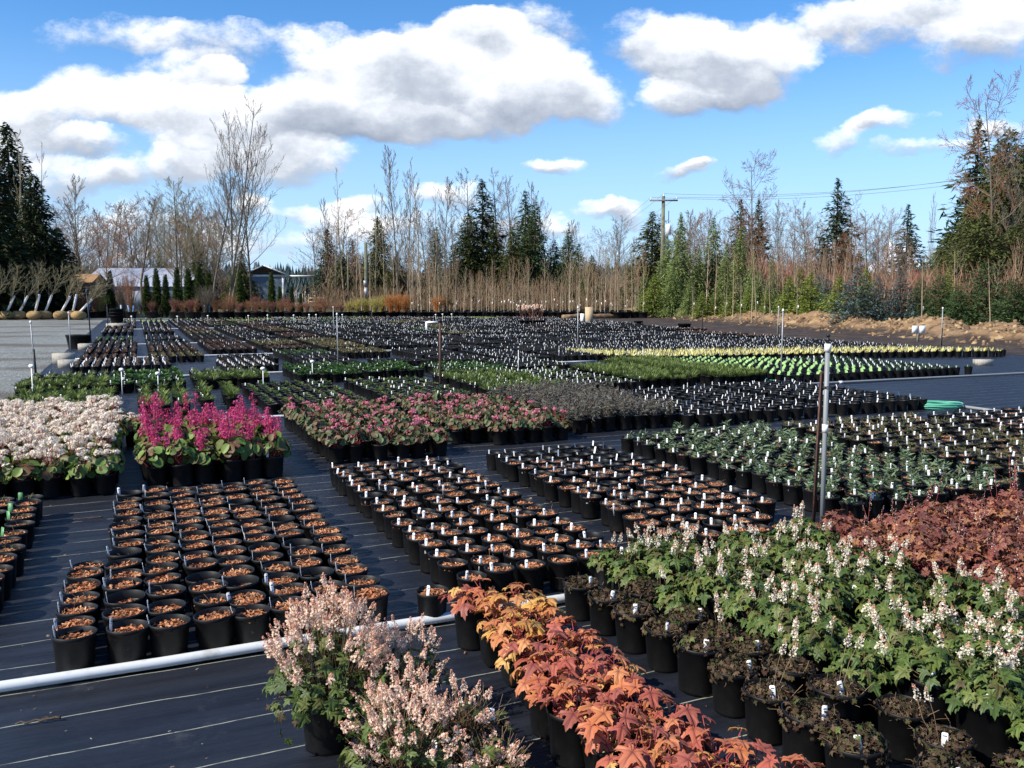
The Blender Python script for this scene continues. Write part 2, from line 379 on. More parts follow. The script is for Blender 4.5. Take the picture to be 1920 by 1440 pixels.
def bank_h(u, v, mn):
    prof = math.exp(-((v-2.1)/1.5)**2)*.56+.28*(1-math.exp(-max(0, v-1)/2.0))
    return -.05+prof*(.65+.9*abs(mn.noise((u*.33, v*.3, 2.0))))+.24*abs(mn.noise((u*1.1, v*1.1, 7.0)))*min(1, v)+.10*abs(mn.noise((u*4, v*4, 3.0)))*min(1, v)
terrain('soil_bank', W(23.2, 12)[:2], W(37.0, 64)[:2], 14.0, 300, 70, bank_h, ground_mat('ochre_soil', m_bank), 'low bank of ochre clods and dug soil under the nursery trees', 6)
# ---------------------------------------------------------------- leaf and flower templates (x = width, y = towards the tip, z = up)
def t_blade(w, n=3, bend=.25, fold=.15, wmax=.45):
    """narrow leaf of n segments, folded along its middle"""
    V = []; F = []
    for i in range(n+1):
        y = i/n; ww = w*math.sin(math.pi*min(1, max(.0, y**.8*.92+.08)))**.8*.5
        if i == n: ww = 0.001
        z = -bend*y*y
        V += [(-ww, y, z+fold*ww), (0, y, z), (ww, y, z+fold*ww)]
    for i in range(n):
        a = i*3; F += [(a, a+1, a+4, a+3), (a+1, a+2, a+5, a+4)]
    return np.array(V), [np.array(F)]
def t_round(n=9, cup=.18, w=.85, notch=.0):
    """broad paddle leaf with a middle ring"""
    V = [(0, .48, -.02)]; A = [.7]
    for k in range(n):
        a = -math.pi/2+2*math.pi*k/n
        r = 1.0
        V.append((.5*w*r*math.cos(a), .5+.5*r*math.sin(a), cup*(math.cos(a)**2)+.03*math.sin(5*a)-.05*(math.sin(a)>.5)))
        A.append(.0 if k else .9)
    F = [(0, 1+k, 1+(k+1) % n) for k in range(n)]
    return np.array(V), [np.array(F)], np.array(A)
def t_palm(nl=5, depth=.45, teeth=.13, seed=0, droop=.3, wid=1.0, sharp=1.0):
    """lobed leaf: a star of toothed lobes around the leaf stalk, tips drooping, dark along the ribs"""
    r_ = random.Random(seed); pts = []; att = []
    span = 290; angs = [R(90-span/2+span*i/(nl-1)) for i in range(nl)]
    for i, a in enumerate(angs):
        rel = 1-abs(a-math.pi/2)/math.pi; Lr = .42+.58*rel; Lr *= r_.uniform(.92, 1.06)
        half = span/(nl-1)/2
        if i == 0: pts.append((a-R(half*.8), Lr*.36)); att.append(.2)
        pts.append((a-R(half*.62), Lr*(1-depth)*.98)); att.append(0)
        pts.append((a-R(half*.40), Lr*(1-depth*.30)-teeth*.1)); att.append(0)
        pts.append((a-R(half*.24), Lr*(1-depth*.42))); att.append(0)
        pts.append((a, Lr)); att.append(.55)
        pts.append((a+R(half*.24), Lr*(1-depth*.42))); att.append(0)
        pts.append((a+R(half*.40), Lr*(1-depth*.30)-teeth*.1)); att.append(0)
        pts.append((a+R(half*.62), Lr*(1-depth)*.98)); att.append(0)
        if i < nl-1: pts.append((a+R(half), Lr*(1-depth)*.85)); att.append(.0)
        else: pts.append((a+R(half*.8), Lr*.36)); att.append(.2)
    V = [(0, .0, .0)]; A = [1.0]
    cy = 0.0
    for (a, L_), t in zip(pts, att):
        x = L_*math.cos(a)*wid*.62; y = L_*math.sin(a)*.62+.0
        rr_ = math.hypot(x, y); V.append((x, y+.25, -droop*rr_*rr_*1.6+(.05 if t == 0 else -.02)*rr_*3)); A.append(t)
    V[0] = (0, .25, 0)
    n = len(pts); V2 = []; A2 = []
    for (x, y, z), a_ in zip(V[1:], A[1:]):       # a middle ring: ribs sunk, blade puffed up between them
        rib = a_ > .5; V2.append((x*.52, .25+(y-.25)*.52, z*.3+(-.012 if rib else .035)+r_.uniform(-.008, .008))); A2.append(1.0 if rib else 0.0)
    F = [(0, 1+n+k, 2+n+k) for k in range(n-1)]; Q = [(1+n+k, 1+k, 2+k, 2+n+k) for k in range(n-1)]
    return np.array(V+V2), [np.array(F), np.array(Q)], np.array(A+A2)
_o = np.array([(1, 0, 0), (-1, 0, 0), (0, 1, 0), (0, -1, 0), (0, 0, 1), (0, 0, -1)], float)
T_OCT = (_o, [np.array([(0, 2, 4), (2, 1, 4), (1, 3, 4), (3, 0, 4), (2, 0, 5), (1, 2, 5), (3, 1, 5), (0, 3, 5)])])
def t_flower(n=5, cup=.35):
    V = [(0, 0, 0)]; F = []
    for k in range(n):
        a = 2*math.pi*k/n; b = math.pi/n*.8
        V += [(.6*math.cos(a-b), .6*math.sin(a-b), cup*.6), (math.cos(a), math.sin(a), cup), (.6*math.cos(a+b), .6*math.sin(a+b), cup*.6)]
        F.append((0, 3*k+1, 3*k+2, 3*k+3))
    return np.array(V), [np.array(F)]
T_FLW = t_flower(); T_BL = t_blade(.22); T_BLN = t_blade(.13, 3, .3); T_BLW = t_blade(.45, 3, .3); T_RND = t_round(); T_DIA = t_blade(.5, 2, .15)
T_CARD = (np.array([(-.5, .35, 0), (0, 0, 0), (.5, .35, .05), (0, 1, -.05)]), [np.array([(0, 1, 2, 3)])])
T_CHIP = (np.array([(-.5, -.18, 0), (.5, -.15, .03), (.5, .17, 0), (-.5, .15, .05)]), [np.array([(0, 1, 2, 3)])])
PALM = [t_palm(5, .42, .13, s, dr) for s, dr in ((1, .1), (2, .35), (3, .6))]; MAPLE = [t_palm(5, .40, .25, s, dr, 1.25) for s, dr in ((4, .12), (5, .35), (6, .65), (7, .3))]; HEU = [t_palm(7, .26, .1, s, .35) for s in (7, 8)]

def rdirs(n, r, zlo=-1, zhi=1):
    z = r.uniform(zlo, zhi, n); a = r.uniform(0, 2*math.pi, n); q = np.sqrt(1-z*z)
    return np.stack([q*np.cos(a), q*np.sin(a), z], 1)
def frame(Nn, Yh, roll=None):
    """axes with Z ~ Nn and Y as near as possible to Yh"""
    Z = nrm(Nn); Y = nrm(Yh-np.sum(Yh*Z, 1, keepdims=True)*Z); X = np.cross(Y, Z); return X, Y, Z
def leaves(mb, tm, n, r, R0, z0, H, smin, smax, mat=0, up=.9, out=.8, jit=.5, core=.15, droop=.25):
    """leaves spread over and inside a mound of radius R0, from z0 to z0+H"""
    a = r.uniform(0, 2*math.pi, n); u = np.sqrt(r.uniform(core**2, 1, n)); k = r.uniform(.35, 1, n)
    z = z0+H*np.sqrt(np.maximum(0, 1-u*u*.9))*k
    o = np.stack([np.cos(a), np.sin(a), np.zeros(n)], 1); P = o*(u*R0)[:, None]; P[:, 2] = z
    Nn = o*(u*out)[:, None]+np.array([0, 0, up])+r.normal(0, jit*.5, (n, 3)); Yh = o-np.array([0, 0, droop])+r.normal(0, jit*.6, (n, 3))
    X, Y, Z = frame(Nn, Yh); S = r.uniform(smin, smax, n)
    P = P-Y*(S*.4)[:, None]
    if isinstance(tm, list):
        w = r.randint(0, len(tm), n)
        for i, t in enumerate(tm): q = w == i; mb.stamp(t, P[q], X[q], Y[q], Z[q], S[q], mat)
    else: mb.stamp(tm, P, X, Y, Z, S, mat)
    return P
def stems(mb, P, r, z0, base_r=.03, rad=.0012, mat=0, sides=3, bow=.02):
    for p in P:
        b = np.array([p[0]*.2+r.normal(0, base_r*.4), p[1]*.2+r.normal(0, base_r*.4), z0]); m_ = (b+p)/2+np.array([r.normal(0, bow), r.normal(0, bow), bow*.5])
        mb.tube([b, m_, p], rad, sides, mat)
def tuft(mb, tm, n, r, z0, Lmin, Lmax, lean=.8, R0=.03, mat=0, zl=.35):
    """blades rising from a crown"""
    a = r.uniform(0, 2*math.pi, n); le = r.uniform(.05, lean, n)
    o = np.stack([np.cos(a), np.sin(a), np.zeros(n)], 1); P = o*r.uniform(0, R0, n)[:, None]; P[:, 2] = z0+r.uniform(0, zl*.1, n)
    Y = nrm(o*le[:, None]+np.array([0, 0, 1.0])); X, Y, Z = frame(nrm(np.array([0, 0, .6])-o*.8+r.normal(0, .2, (n, 3))), Y)
    mb.stamp(tm, P, X, Y, Z, r.uniform(Lmin, Lmax, n), mat)
def spike(mb, p0, p1, r, n=45, rad=.0135, L=.075, fs=.0055, m_stem=0, m_w=1, m_p=2, ptop=.3, srad=.0011):
    """flower spike: a stem with small blossoms, buds at the tip"""
    p0 = np.array(p0); p1 = np.array(p1); d = nrm(p1-p0); mid = (p0+p1)/2+r.normal(0, .012, 3)
    mb.tube([p0, mid, p1], srad, 3, m_stem)
    n = int(n*1.35); t = r.uniform(0, 1, n)**.9; a = r.uniform(0, 2*math.pi, n); rr_ = rad*(1-t**1.6*.85)*r.uniform(.55, 1.1, n)
    e1 = nrm(np.cross(d, [1, .2, 0])); e2 = np.cross(d, e1)
    P = p1+d*((t-1)*L)[:, None]*1.0+e1*(rr_*np.cos(a))[:, None]+e2*(rr_*np.sin(a))[:, None]+d*.004
    X = rdirs(n, r); Xx, Yy, Zz = frame(X, rdirs(n, r)); S = fs*r.uniform(.7, 1.25, n)*(1-.45*t)
    top = t > 1-ptop
    mb.stamp(T_FLW, P[~top], Xx[~top], Yy[~top], Zz[~top], S[~top]*1.1, m_w); mb.stamp(T_OCT, P[top], Xx[top], Yy[top], Zz[top], S[top]*.7, m_p)

# ---------------------------------------------------------------- plant and pot materials
M = {}
M['pot'] = mat('black_pot_plastic', (.0048, .005, .0057), .5, .3, noise=[(14, (.013, .013, .014), .5, .8), (60, (.035, .032, .028), .66, .8)], objrand=.25)
M['pot_far'] = M['pot']
M['bark'] = mat('bark_chips', None, .85, .2, ramp=[(.22, .075, .032), (.42, .155, .065), (.56, .26, .12), (.33, .115, .05), (.68, .40, .22)], objrand=.12)
M['barkbase'] = mat('bark_mulch_bed', (.28, .09, .035), .9, .2, noise=(70, (.07, .03, .015), .4, .6))
M['soil'] = mat('potting_soil', (.035, .022, .014), .95, .1, noise=(60, (.11, .06, .035), .5, .65))
M['tag'] = mat('white_label_plastic', (.78, .79, .80), .45, .4)
M['ink'] = mat('label_print', (.10, .11, .13), .6)
M['twig'] = mat('dry_stems', None, .8, .2, ramp=[(.10, .06, .035), (.30, .21, .12), (.20, .13, .07)])
M['green'] = mat('foam_leaf', None, .5, .35, ramp=[(.045, .09, .018), (.085, .14, .03), (.14, .20, .045), (.06, .11, .025), (.18, .22, .05), (.10, .075, .035)], transl=.3, vein=(.05, .05, .02), objrand=.15, noise=(45, (.05, .06, .02), .55, .8))
M['green_deep'] = mat('deep_leaf', None, .5, .35, ramp=[(.03, .06, .015), (.06, .10, .02), (.09, .05, .03), (.05, .085, .02), (.10, .12, .03)], transl=.25, objrand=.12)
M['withered'] = mat('withered_leaf', None, .85, .15, ramp=[(.03, .02, .014), (.07, .045, .03), (.14, .095, .06), (.045, .04, .018), (.06, .03, .022), (.08, .09, .03)], transl=.12)
M['white_fl'] = mat('white_blossom', None, .6, .2, ramp=[(.88, .78, .60), (.93, .87, .72), (.88, .68, .52)], transl=.25)
M['pink_bud'] = mat('pink_bud', None, .6, .2, ramp=[(.74, .30, .21), (.84, .50, .36), (.70, .36, .25)], transl=.2)
M['pinkish_fl'] = mat('rosy_blossom', None, .6, .2, ramp=[(.90, .64, .46), (.93, .76, .60), (.84, .48, .34), (.93, .84, .70)], transl=.25)
M['orange'] = mat('orange_leaf', None, .5, .3, ramp=[(.64, .24, .085), (.56, .17, .085), (.66, .32, .11), (.52, .15, .09), (.40, .12, .085), (.66, .40, .12), (.62, .25, .09), (.54, .16, .10), (.32, .10, .075), (.48, .13, .085), (.64, .29, .10), (.66, .44, .13)], transl=.3, vein=(.14, .028, .035), noise=(38, (.40, .16, .07), .58, .85))
M['amber'] = mat('amber_leaf', None, .5, .3, ramp=[(.68, .42, .10), (.62, .30, .09), (.70, .50, .14), (.58, .24, .09), (.50, .18, .08), (.66, .46, .12)], transl=.3, vein=(.26, .07, .04))
M['burg'] = mat('burgundy_leaf', None, .5, .3, ramp=[(.17, .06, .05), (.28, .10, .065), (.10, .038, .036), (.40, .16, .08), (.21, .075, .065), (.46, .22, .09), (.13, .05, .04)], transl=.25, vein=(.07, .018, .022), objrand=.15)
M['berg'] = mat('bergenia_leaf', None, .5, .3, ramp=[(.06, .12, .025), (.12, .20, .04), (.20, .27, .06), (.07, .13, .03), (.16, .05, .04), (.11, .17, .035)], transl=.2, vein=(.08, .13, .03))
M['berg_dark'] = mat('bergenia_dark_leaf', None, .5, .3, ramp=[(.03, .06, .025), (.05, .09, .035), (.08, .11, .04), (.12, .05, .04), (.20, .12, .06), (.04, .08, .03)], transl=.15, vein=(.05, .08, .03))
M['magenta'] = mat('magenta_blossom', None, .55, .25, ramp=[(.54, .035, .16), (.66, .07, .24), (.40, .02, .11), (.74, .18, .34)], transl=.3)
M['redstem'] = mat('red_stem', (.34, .06, .06), .5)
M['rosepink'] = mat('rose_blossom', None, .55, .25, ramp=[(.66, .12, .22), (.78, .24, .34), (.80, .38, .44), (.58, .10, .17)], transl=.3)
M['cream'] = mat('cream_blossom', None, .6, .2, ramp=[(.86, .74, .60), (.90, .84, .72), (.66, .48, .34), (.93, .89, .80), (.84, .66, .54)], transl=.25)
M['sage'] = mat('dusky_sage_leaf', None, .8, .15, ramp=[(.085, .08, .085), (.13, .122, .12), (.07, .075, .06), (.17, .16, .15), (.08, .105, .05)], transl=.12)
M['grey_green'] = mat('grey_green_leaf', None, .6, .25, ramp=[(.085, .14, .075), (.13, .20, .11), (.18, .25, .15), (.07, .11, .05), (.15, .17, .07)], transl=.25, objrand=.15)
M['moss'] = mat('sprawling_leaf', None, .6, .25, ramp=[(.07, .11, .035), (.12, .16, .05), (.19, .20, .08), (.16, .10, .05), (.09, .13, .05)], transl=.25, objrand=.15)
M['spring'] = mat('spring_leaf', None, .5, .3, ramp=[(.075, .115, .025), (.12, .17, .04), (.18, .23, .06), (.09, .13, .03)], transl=.35, objrand=.18)
M['midgreen'] = mat('mid_leaf', None, .5, .3, ramp=[(.035, .09, .02), (.06, .13, .03), (.10, .18, .04)], transl=.3, objrand=.2)
M['grass'] = mat('grass_blade', None, .5, .3, ramp=[(.10, .145, .035), (.15, .20, .05), (.20, .25, .075)], transl=.35)
M['green_tag'] = mat('green_label_plastic', (.10, .27, .11), .45, .4)
M['neon'] = mat('lime_tag', (.52, .82, .30), .5, .3, transl=.3)
M['yellow_fl'] = mat('yellow_blossom', None, .6, .2, ramp=[(.78, .70, .16), (.85, .80, .38), (.70, .55, .12)], transl=.25)
M['duckweed'] = mat('pale_seedling', None, .6, .2, ramp=[(.30, .48, .18), (.42, .6, .26), (.2, .36, .1)])
M['lime_leaf'] = mat('lime_leaf', None, .5, .3, ramp=[(.38, .50, .08), (.5, .58, .14), (.26, .38, .06)], transl=.3)
M['brown_leaf'] = mat('bronze_leaf', None, .6, .2, ramp=[(.10, .04, .035), (.17, .085, .05), (.07, .035, .035), (.24, .17, .09)], transl=.2)
M['olive_leaf'] = mat('olive_leaf', None, .6, .2, ramp=[(.16, .13, .045), (.24, .20, .07), (.12, .10, .04), (.30, .24, .12)], transl=.2)

# ---------------------------------------------------------------- pots
def pot_mb(rt=.0825, rb=.067, h=.165, soil=.80, n=24, mb=None, lip=.006):
    mb = mb or MB()
    mb.lathe([(rb*.2, 0), (rb, .0), (rb+.002, .012), (rt-.003, h-.018), (rt+.001, h-.016), (rt+.002, h-.002), (rt-.001, h), (rt-.003, h-.002), (rb+(rt-rb)*soil-.003, h*soil*.98)], n)
    return mb
def disc(mb, r_, z, n=18, mat=0, bump=.004, seed=0):
    q = np.random.RandomState(seed); V = [(0, 0, z+bump)]; F = []
    for k, f in ((n, .6), (n, 1.0)):
        for i in range(n): a = 2*math.pi*i/n; V.append((r_*f*math.cos(a), r_*f*math.sin(a), z+(q.uniform(-bump, bump) if f < 1 else -bump)))
    for i in range(n): j = (i+1) % n; F.append((0, 1+i, 1+j)); F.append((1+i, 1+n+i, 1+n+j)); F.append((1+i, 1+n+j, 1+j))
    return mb.add(V, F, mat)
def chips(mb, r, n, R0, z, smin, smax, mat=0):
    a = r.uniform(0, 2*math.pi, n); u = np.sqrt(r.uniform(0, 1, n))*R0
    P = np.stack([u*np.cos(a), u*np.sin(a), z+r.uniform(0, .007, n)], 1)
    X, Y, Z = frame(np.array([0, 0, 1.0])+r.normal(0, .42, (n, 3)), rdirs(n, r)); mb.stamp(T_CHIP, P, X, Y, Z, r.uniform(smin, smax, n), mat)
def label_mb(w=.018, h=.088, lean=.12, print_=True):
    """a plastic stick label; its lower end stands in the soil"""
    mb = MB(); t = .0012
    pr = [(-w/2, 0), (w/2, 0), (w/2, h-.004), (w/2-.003, h), (-w/2+.003, h), (-w/2, h-.004)]
    V = [(x, -t/2+z*lean, z) for x, z in pr]+[(x, t/2+z*lean, z) for x, z in pr]
    F = [(0, 1, 2, 3, 4, 5), (11, 10, 9, 8, 7, 6)]+[(i, (i+1) % 6+0, (i+1) % 6+6, i+6) for i in range(6)]
    mb.add(V, [tuple(f) if len(f) == 6 else (f[1], f[0], f[3], f[2]) for f in F])
    if print_:
        for (x0, x1, z0, z1) in ((-.3, .3, .80, .87), (-.25, .1, .72, .75)):
            mb.add([(w*x0, -t/2-.0006+h*z0*lean, h*z0), (w*x1, -t/2-.0006+h*z0*lean, h*z0), (w*x1, -t/2-.0006+h*z1*lean, h*z1), (w*x0, -t/2-.0006+h*z1*lean, h*z1)], [(0, 1, 2, 3)], 1)
    return mb
ME = {}                                             # part meshes shared by the copies
ME['pot'] = pot_mb().mesh('pot', [M['pot']], True)
ME['pot_big'] = pot_mb(.098, .080, .195).mesh('pot', [M['pot']], True)
ME['label'] = label_mb().mesh('plant_label', [M['tag'], M['ink']])
ME['label_small'] = label_mb(.014, .06, .1, False).mesh('plant_label', [M['tag']])
def bark_part(i, R0, z, n=150):
    r = np.random.RandomState(100+i); mb = MB(); disc(mb, R0, z-.003, 18, 1, .004, i); chips(mb, r, n, R0*.93, z, .010, .026)
    if i % 2 == 0:
        for k in range(r.randint(2, 6)):
            a = r.uniform(0, 6.28); p = np.array([r.normal(0, .012), r.normal(0, .012), z]); q = p+np.array([math.cos(a)*.02, math.sin(a)*.02, r.uniform(.012, .05)]); q2 = q+np.array([math.cos(a)*.03, math.sin(a)*.03, r.uniform(-.01, .02)])
            mb.tube([p, q, q2], .0011, 3, 2)
    return mb.mesh('bark_mulch', [M['bark'], M['barkbase'], M['twig']])
ME['bark'] = [bark_part(i, .0785, .138+.005*(i % 3)) for i in range(6)]
ME['bark_big'] = [bark_part(i+10, .09, .165+.006*(i % 3)) for i in range(3)]
def soil_part(i, R0, z, base='soil', n=60, chip='bark'):
    r = np.random.RandomState(200+i); mb = MB(); disc(mb, R0, z-.002, 16, 0, .004, i); chips(mb, r, n, R0*.9, z, .007, .018, 1)
    return mb.mesh('potting_soil', [M[base], M[chip]])
ME['soil'] = [soil_part(i, .078, .140, 'soil', 70) for i in range(3)]
ME['soil_big'] = [soil_part(i+4, .09, .158, 'soil', 40, 'withered') for i in range(3)]

def fol(name, seed, fn, mats):
    mb = MB(); fn(mb, np.random.RandomState(seed)); return mb.mesh(name, [M[q] for q in mats])
# white foamflower: green toothed leaves and upright white spikes
def f_foam(mb, r, n=75, R0=.135, z0=.16, H=.15):
    P = leaves(mb, PALM, n, r, R0, z0, H, .045, .085, 0); stems(mb, P[::3], r, z0-.02, mat=1)
def s_foam(mb, r, n=13, z0=.17, Hh=.30, R0=.11, L=.07, fs=.0042, nf=42, rad=.013):
    for k in range(n):
        a = r.uniform(0, 6.28); u = math.sqrt(r.uniform(0, 1))*R0; h = r.uniform(.68, 1.1)*Hh
        spike(mb, (u*.25*math.cos(a), u*.25*math.sin(a), z0), (u*math.cos(a), u*math.sin(a), z0+h), r, nf, rad, L*r.uniform(.7, 1.2), fs)
ME['foam_leaf'] = [fol('foliage', 10+i, f_foam, ['green', 'twig']) for i in range(4)]
ME['foam_fl'] = [fol('flower_spikes', 20+i, lambda mb, r, i=i: s_foam(mb, r, 2+2*i, .17, .20, .12, .062, .0046, 48, .0140), ['twig', 'white_fl', 'pink_bud']) for i in range(4)]
# burgundy coral bells
def f_burg(mb, r): P = leaves(mb, HEU+MAPLE[:1], 120, r, .135, .15, .15, .032, .066, 0, jit=.9); stems(mb, P[::4], r, .14, mat=1)
ME['burg_leaf'] = [fol('foliage', 30+i, f_burg, ['burg', 'redstem']) for i in range(3)]
def s_burg(mb, r, n=3):
    for k in range(n):
        a = r.uniform(0, 6.28); u = r.uniform(.02, .1); spike(mb, (0, 0, .17), (u*math.cos(a), u*math.sin(a), r.uniform(.34, .50)), r, 16, .012, .11, .0035, 0, 1, 1)
ME['burg_fl'] = [fol('flower_spikes', 35+i, lambda mb, r, i=i: s_burg(mb, r, 2+i), ['redstem', 'cream']) for i in range(2)]
# orange coral bells: few big lobed leaves
def f_orange(mb, r, n=34, R0=.15, H=.16):
    P = leaves(mb, MAPLE, n, r, R0, .17, H, .06, .108, 0, up=1.1, out=.6, jit=.5, droop=.3); stems(mb, P, r, .16, rad=.0018, mat=1)
    leaves(mb, MAPLE, 16, r, .09, .16, .05, .04, .065, 0)
ME['yellow_few'] = [fol('foliage', 146+i, lambda mb, r, i=i: f_orange(mb, r, 20, .14, .17), ['amber', 'redstem']) for i in range(2)]
ME['orange_few'] = [fol('foliage', 46+i, lambda mb, r, i=i: f_orange(mb, r, 15, .13, .15), ['orange', 'redstem']) for i in range(3)]
ME['orange_leaf'] = [fol('foliage', 40+i, lambda mb, r, i=i: f_orange(mb, r, 21+3*i), ['orange', 'redstem']) for i in range(5)]
# withered pots
def f_with(mb, r, n=150, R0=.10, H=.05, green=0):
    leaves(mb, PALM+HEU, n, r, R0*1.12, .165, H, .016, .034, 0, jit=1.3, droop=.8, core=.05)
    q = 60; a = r.uniform(0, 6.28, q); u = r.uniform(0, R0*.9, q)
    for k in range(q):
        p = np.array([u[k]*math.cos(a[k]), u[k]*math.sin(a[k]), .155]); d = r.normal(0, .022, 3); d[2] = abs(d[2])*.8+.01
        mb.tube([p, p+d, p+d*1.6+np.array([r.normal(0, .012), r.normal(0, .012), -.01])], .0011, 3, 1)
    if green: leaves(mb, PALM, green, r, R0*.9, .17, H*1.2, .025, .045, 2)
    nn = 12; a = r.normal(r.uniform(0, 6.28), .7, nn); P = np.stack([(.106)*np.cos(a), .106*np.sin(a), r.uniform(.15, .20, nn)], 1); o = P*[1, 1, 0]
    X, Y, Z = frame(o*10+r.normal(0, .4, (nn, 3)), np.array([0, 0, -1.0])+r.normal(0, .3, (nn, 3))); mb.stamp(HEU[0], P, X, Y, Z, r.uniform(.018, .032, nn), 0)
ME['with'] = [fol('withered_foliage', 50+i, lambda mb, r, i=i: f_with(mb, r, 165, .094, .050+.014*i, (0, 8, 14, 4)[i]), ['withered', 'twig', 'green']) for i in range(4)]
# bergenias
def f_berg(mb, r, n=26, R0=.11, smin=.07, smax=.12, H=.09, m=0): P = leaves(mb, T_RND, n, r, R0, .168, H, smin, smax, 0, up=.55, out=1.0, jit=.5, droop=-.35); stems(mb, P[::2], r, .13, rad=.0022, mat=1)
ME['berg_leaf'] = [fol('foliage', 60+i, lambda mb, r: f_berg(mb, r, 56, .12, .05, .09, .13), ['berg', 'redstem']) for i in range(3)]
ME['bergd_leaf'] = [fol('foliage', 64+i, lambda mb, r: f_berg(mb, r, 60, .115, .04, .07, .12), ['berg_dark', 'redstem']) for i in range(3)]
def cluster(mb, c, r, n, rx, rz, fs, mat):
    d = rdirs(n, r, -.7, 1); P = np.array(c)+d*np.array([rx, rx, rz])*r.uniform(.6, 1, (n, 1)); X, Y, Z = frame(d+r.normal(0, .3, (n, 3)), rdirs(n, r)); mb.stamp(T_FLW, P, X, Y, Z, fs*r.uniform(.7, 1.2, n), mat)
def s_magenta(mb, r, n=4):
    for k in range(n):
        a = r.uniform(0, 6.28); u = r.uniform(.01, .07); h = r.uniform(.25, .47); p = (u*math.cos(a), u*math.sin(a), h); mb.tube([(0, 0, .14), (p[0]*.7, p[1]*.7, h*.6), p], .0035, 5, 0)
        for q in range(r.randint(3, 7)):
            cluster(mb, (p[0]+r.normal(0, .012), p[1]+r.normal(0, .012), h-q*.030), r, 15, .024, .018, .0085, 1)
ME['magenta_fl'] = [fol('flower_stalks', 70+i, lambda mb, r, i=i: s_magenta(mb, r, (2, 3, 4, 5)[i]), ['redstem', 'magenta']) for i in range(4)]
def s_rose(mb, r, n=5):
    for k in range(n):
        a = r.uniform(0, 6.28); u = r.uniform(.01, .09); h = r.uniform(.23, .30); p = (u*math.cos(a), u*math.sin(a), h); mb.tube([(0, 0, .14), p], .003, 4, 0); cluster(mb, p, r, r.randint(10, 24), .024, .015, .0100, 1)
ME['rose_fl'] = [fol('flower_heads', 80+i, lambda mb, r, i=i: s_rose(mb, r, (1, 2, 5, 3)[i]), ['redstem', 'rosepink']) for i in range(4)]
def s_cream(mb, r, n=9):
    for k in range(n):
        a = r.uniform(0, 6.28); u = math.sqrt(r.uniform(0, 1))*.10; h = r.uniform(.26, .38); p = (u*math.cos(a), u*math.sin(a), h); mb.tube([(p[0]*.2, p[1]*.2, .14), p], .003, 4, 0); cluster(mb, p, r, 40, .036, .018, .0100, 1)
ME['cream_fl'] = [fol('flower_heads', 90+i, lambda mb, r, i=i: s_cream(mb, r, 5+2*i), ['redstem', 'cream']) for i in range(4)]
# dusky sage, grey-green wallflower, sprawling, spring greens
def f_sage(mb, r):
    for k in range(15):
        a = r.uniform(0, 6.28); u = r.uniform(.0, .11); top = np.array([u*1.25*math.cos(a), u*1.25*math.sin(a), r.uniform(.22, .34)]); b = np.array([top[0]*.3, top[1]*.3, .13])
        mb.tube([b, top], .0016, 3, 1); n = 16; t = r.uniform(.2, 1, n); P = b+(top-b)*t[:, None]; d = rdirs(n, r, -.2, .8); X, Y, Z = frame(rdirs(n, r, .2, 1), d); mb.stamp(T_BL, P, X, Y, Z, r.uniform(.03, .055, n), 0)
ME['sage_leaf'] = [fol('foliage', 110+i, f_sage, ['sage', 'twig']) for i in range(3)]
def f_sprig(mb, r, ns=4, hh=.085, tm=T_BLN, L=(.035, .06), spread=.06, nl=11):
    for k in range(ns):
        a = r.uniform(0, 6.28); u = r.uniform(.01, spread); top = np.array([u*math.cos(a), u*math.sin(a), .135+r.uniform(.3, 1)*hh]); b = np.array([top[0]*.3, top[1]*.3, .13])
        mb.tube([b, (b+top)/2+r.normal(0, .006, 3), top], .0018, 3, 1); t = np.linspace(.25, 1, nl); P = b+(top-b)*t[:, None]; d = rdirs(nl, r, .0, .8); X, Y, Z = frame(rdirs(nl, r, .2, 1), d); mb.stamp(tm, P, X, Y, Z, r.uniform(L[0], L[1], nl), 0)
ME['grey_leaf'] = [fol('foliage', 120+i, lambda mb, r, i=i: f_sprig(mb, r, 4+i, .10, T_BL, (.04, .07), .055, 12), ['grey_green', 'twig']) for i in range(4)]
ME['moss_leaf'] = [fol('foliage', 130+i, lambda mb, r, i=i: f_sprig(mb, r, 6+i, .05, T_BLN, (.03, .05), .10, 9), ['moss', 'twig']) for i in range(4)]
ME['seed_leaf'] = [fol('foliage', 140+i, lambda mb, r, i=i: f_sprig(mb, r, 2, .04, T_BLN, (.02, .04), .04, 7), ['moss', 'twig']) for i in range(2)]
ME['spring_leaf'] = [fol('foliage', 150+i, lambda mb, r, i=i: tuft(mb, T_BL, 60, r, .13, .07, .13, .9, .05), ['spring']) for i in range(3)]
ME['mid_leafs'] = [fol('foliage', 160+i, lambda mb, r, i=i: tuft(mb, T_BLW, 48, r, .13, .04, .085, 1.5, .055), ['midgreen']) for i in range(3)]
ME['low_leaf'] = [fol('foliage', 165+i, lambda mb, r, i=i: tuft(mb, T_BLW, 26, r, .125, .03, .06, 1.8, .03), ['spring' if i else 'midgreen']) for i in range(3)]
ME['grass_leaf'] = [fol('foliage', 170+i, lambda mb, r, i=i: tuft(mb, T_BLN, 90, r, .13, .09, .17, .8, .06), ['grass']) for i in range(2)]
ME['green_label'] = label_mb(.03, .10, .05, False).mesh('plant_label', [M['green_tag']])
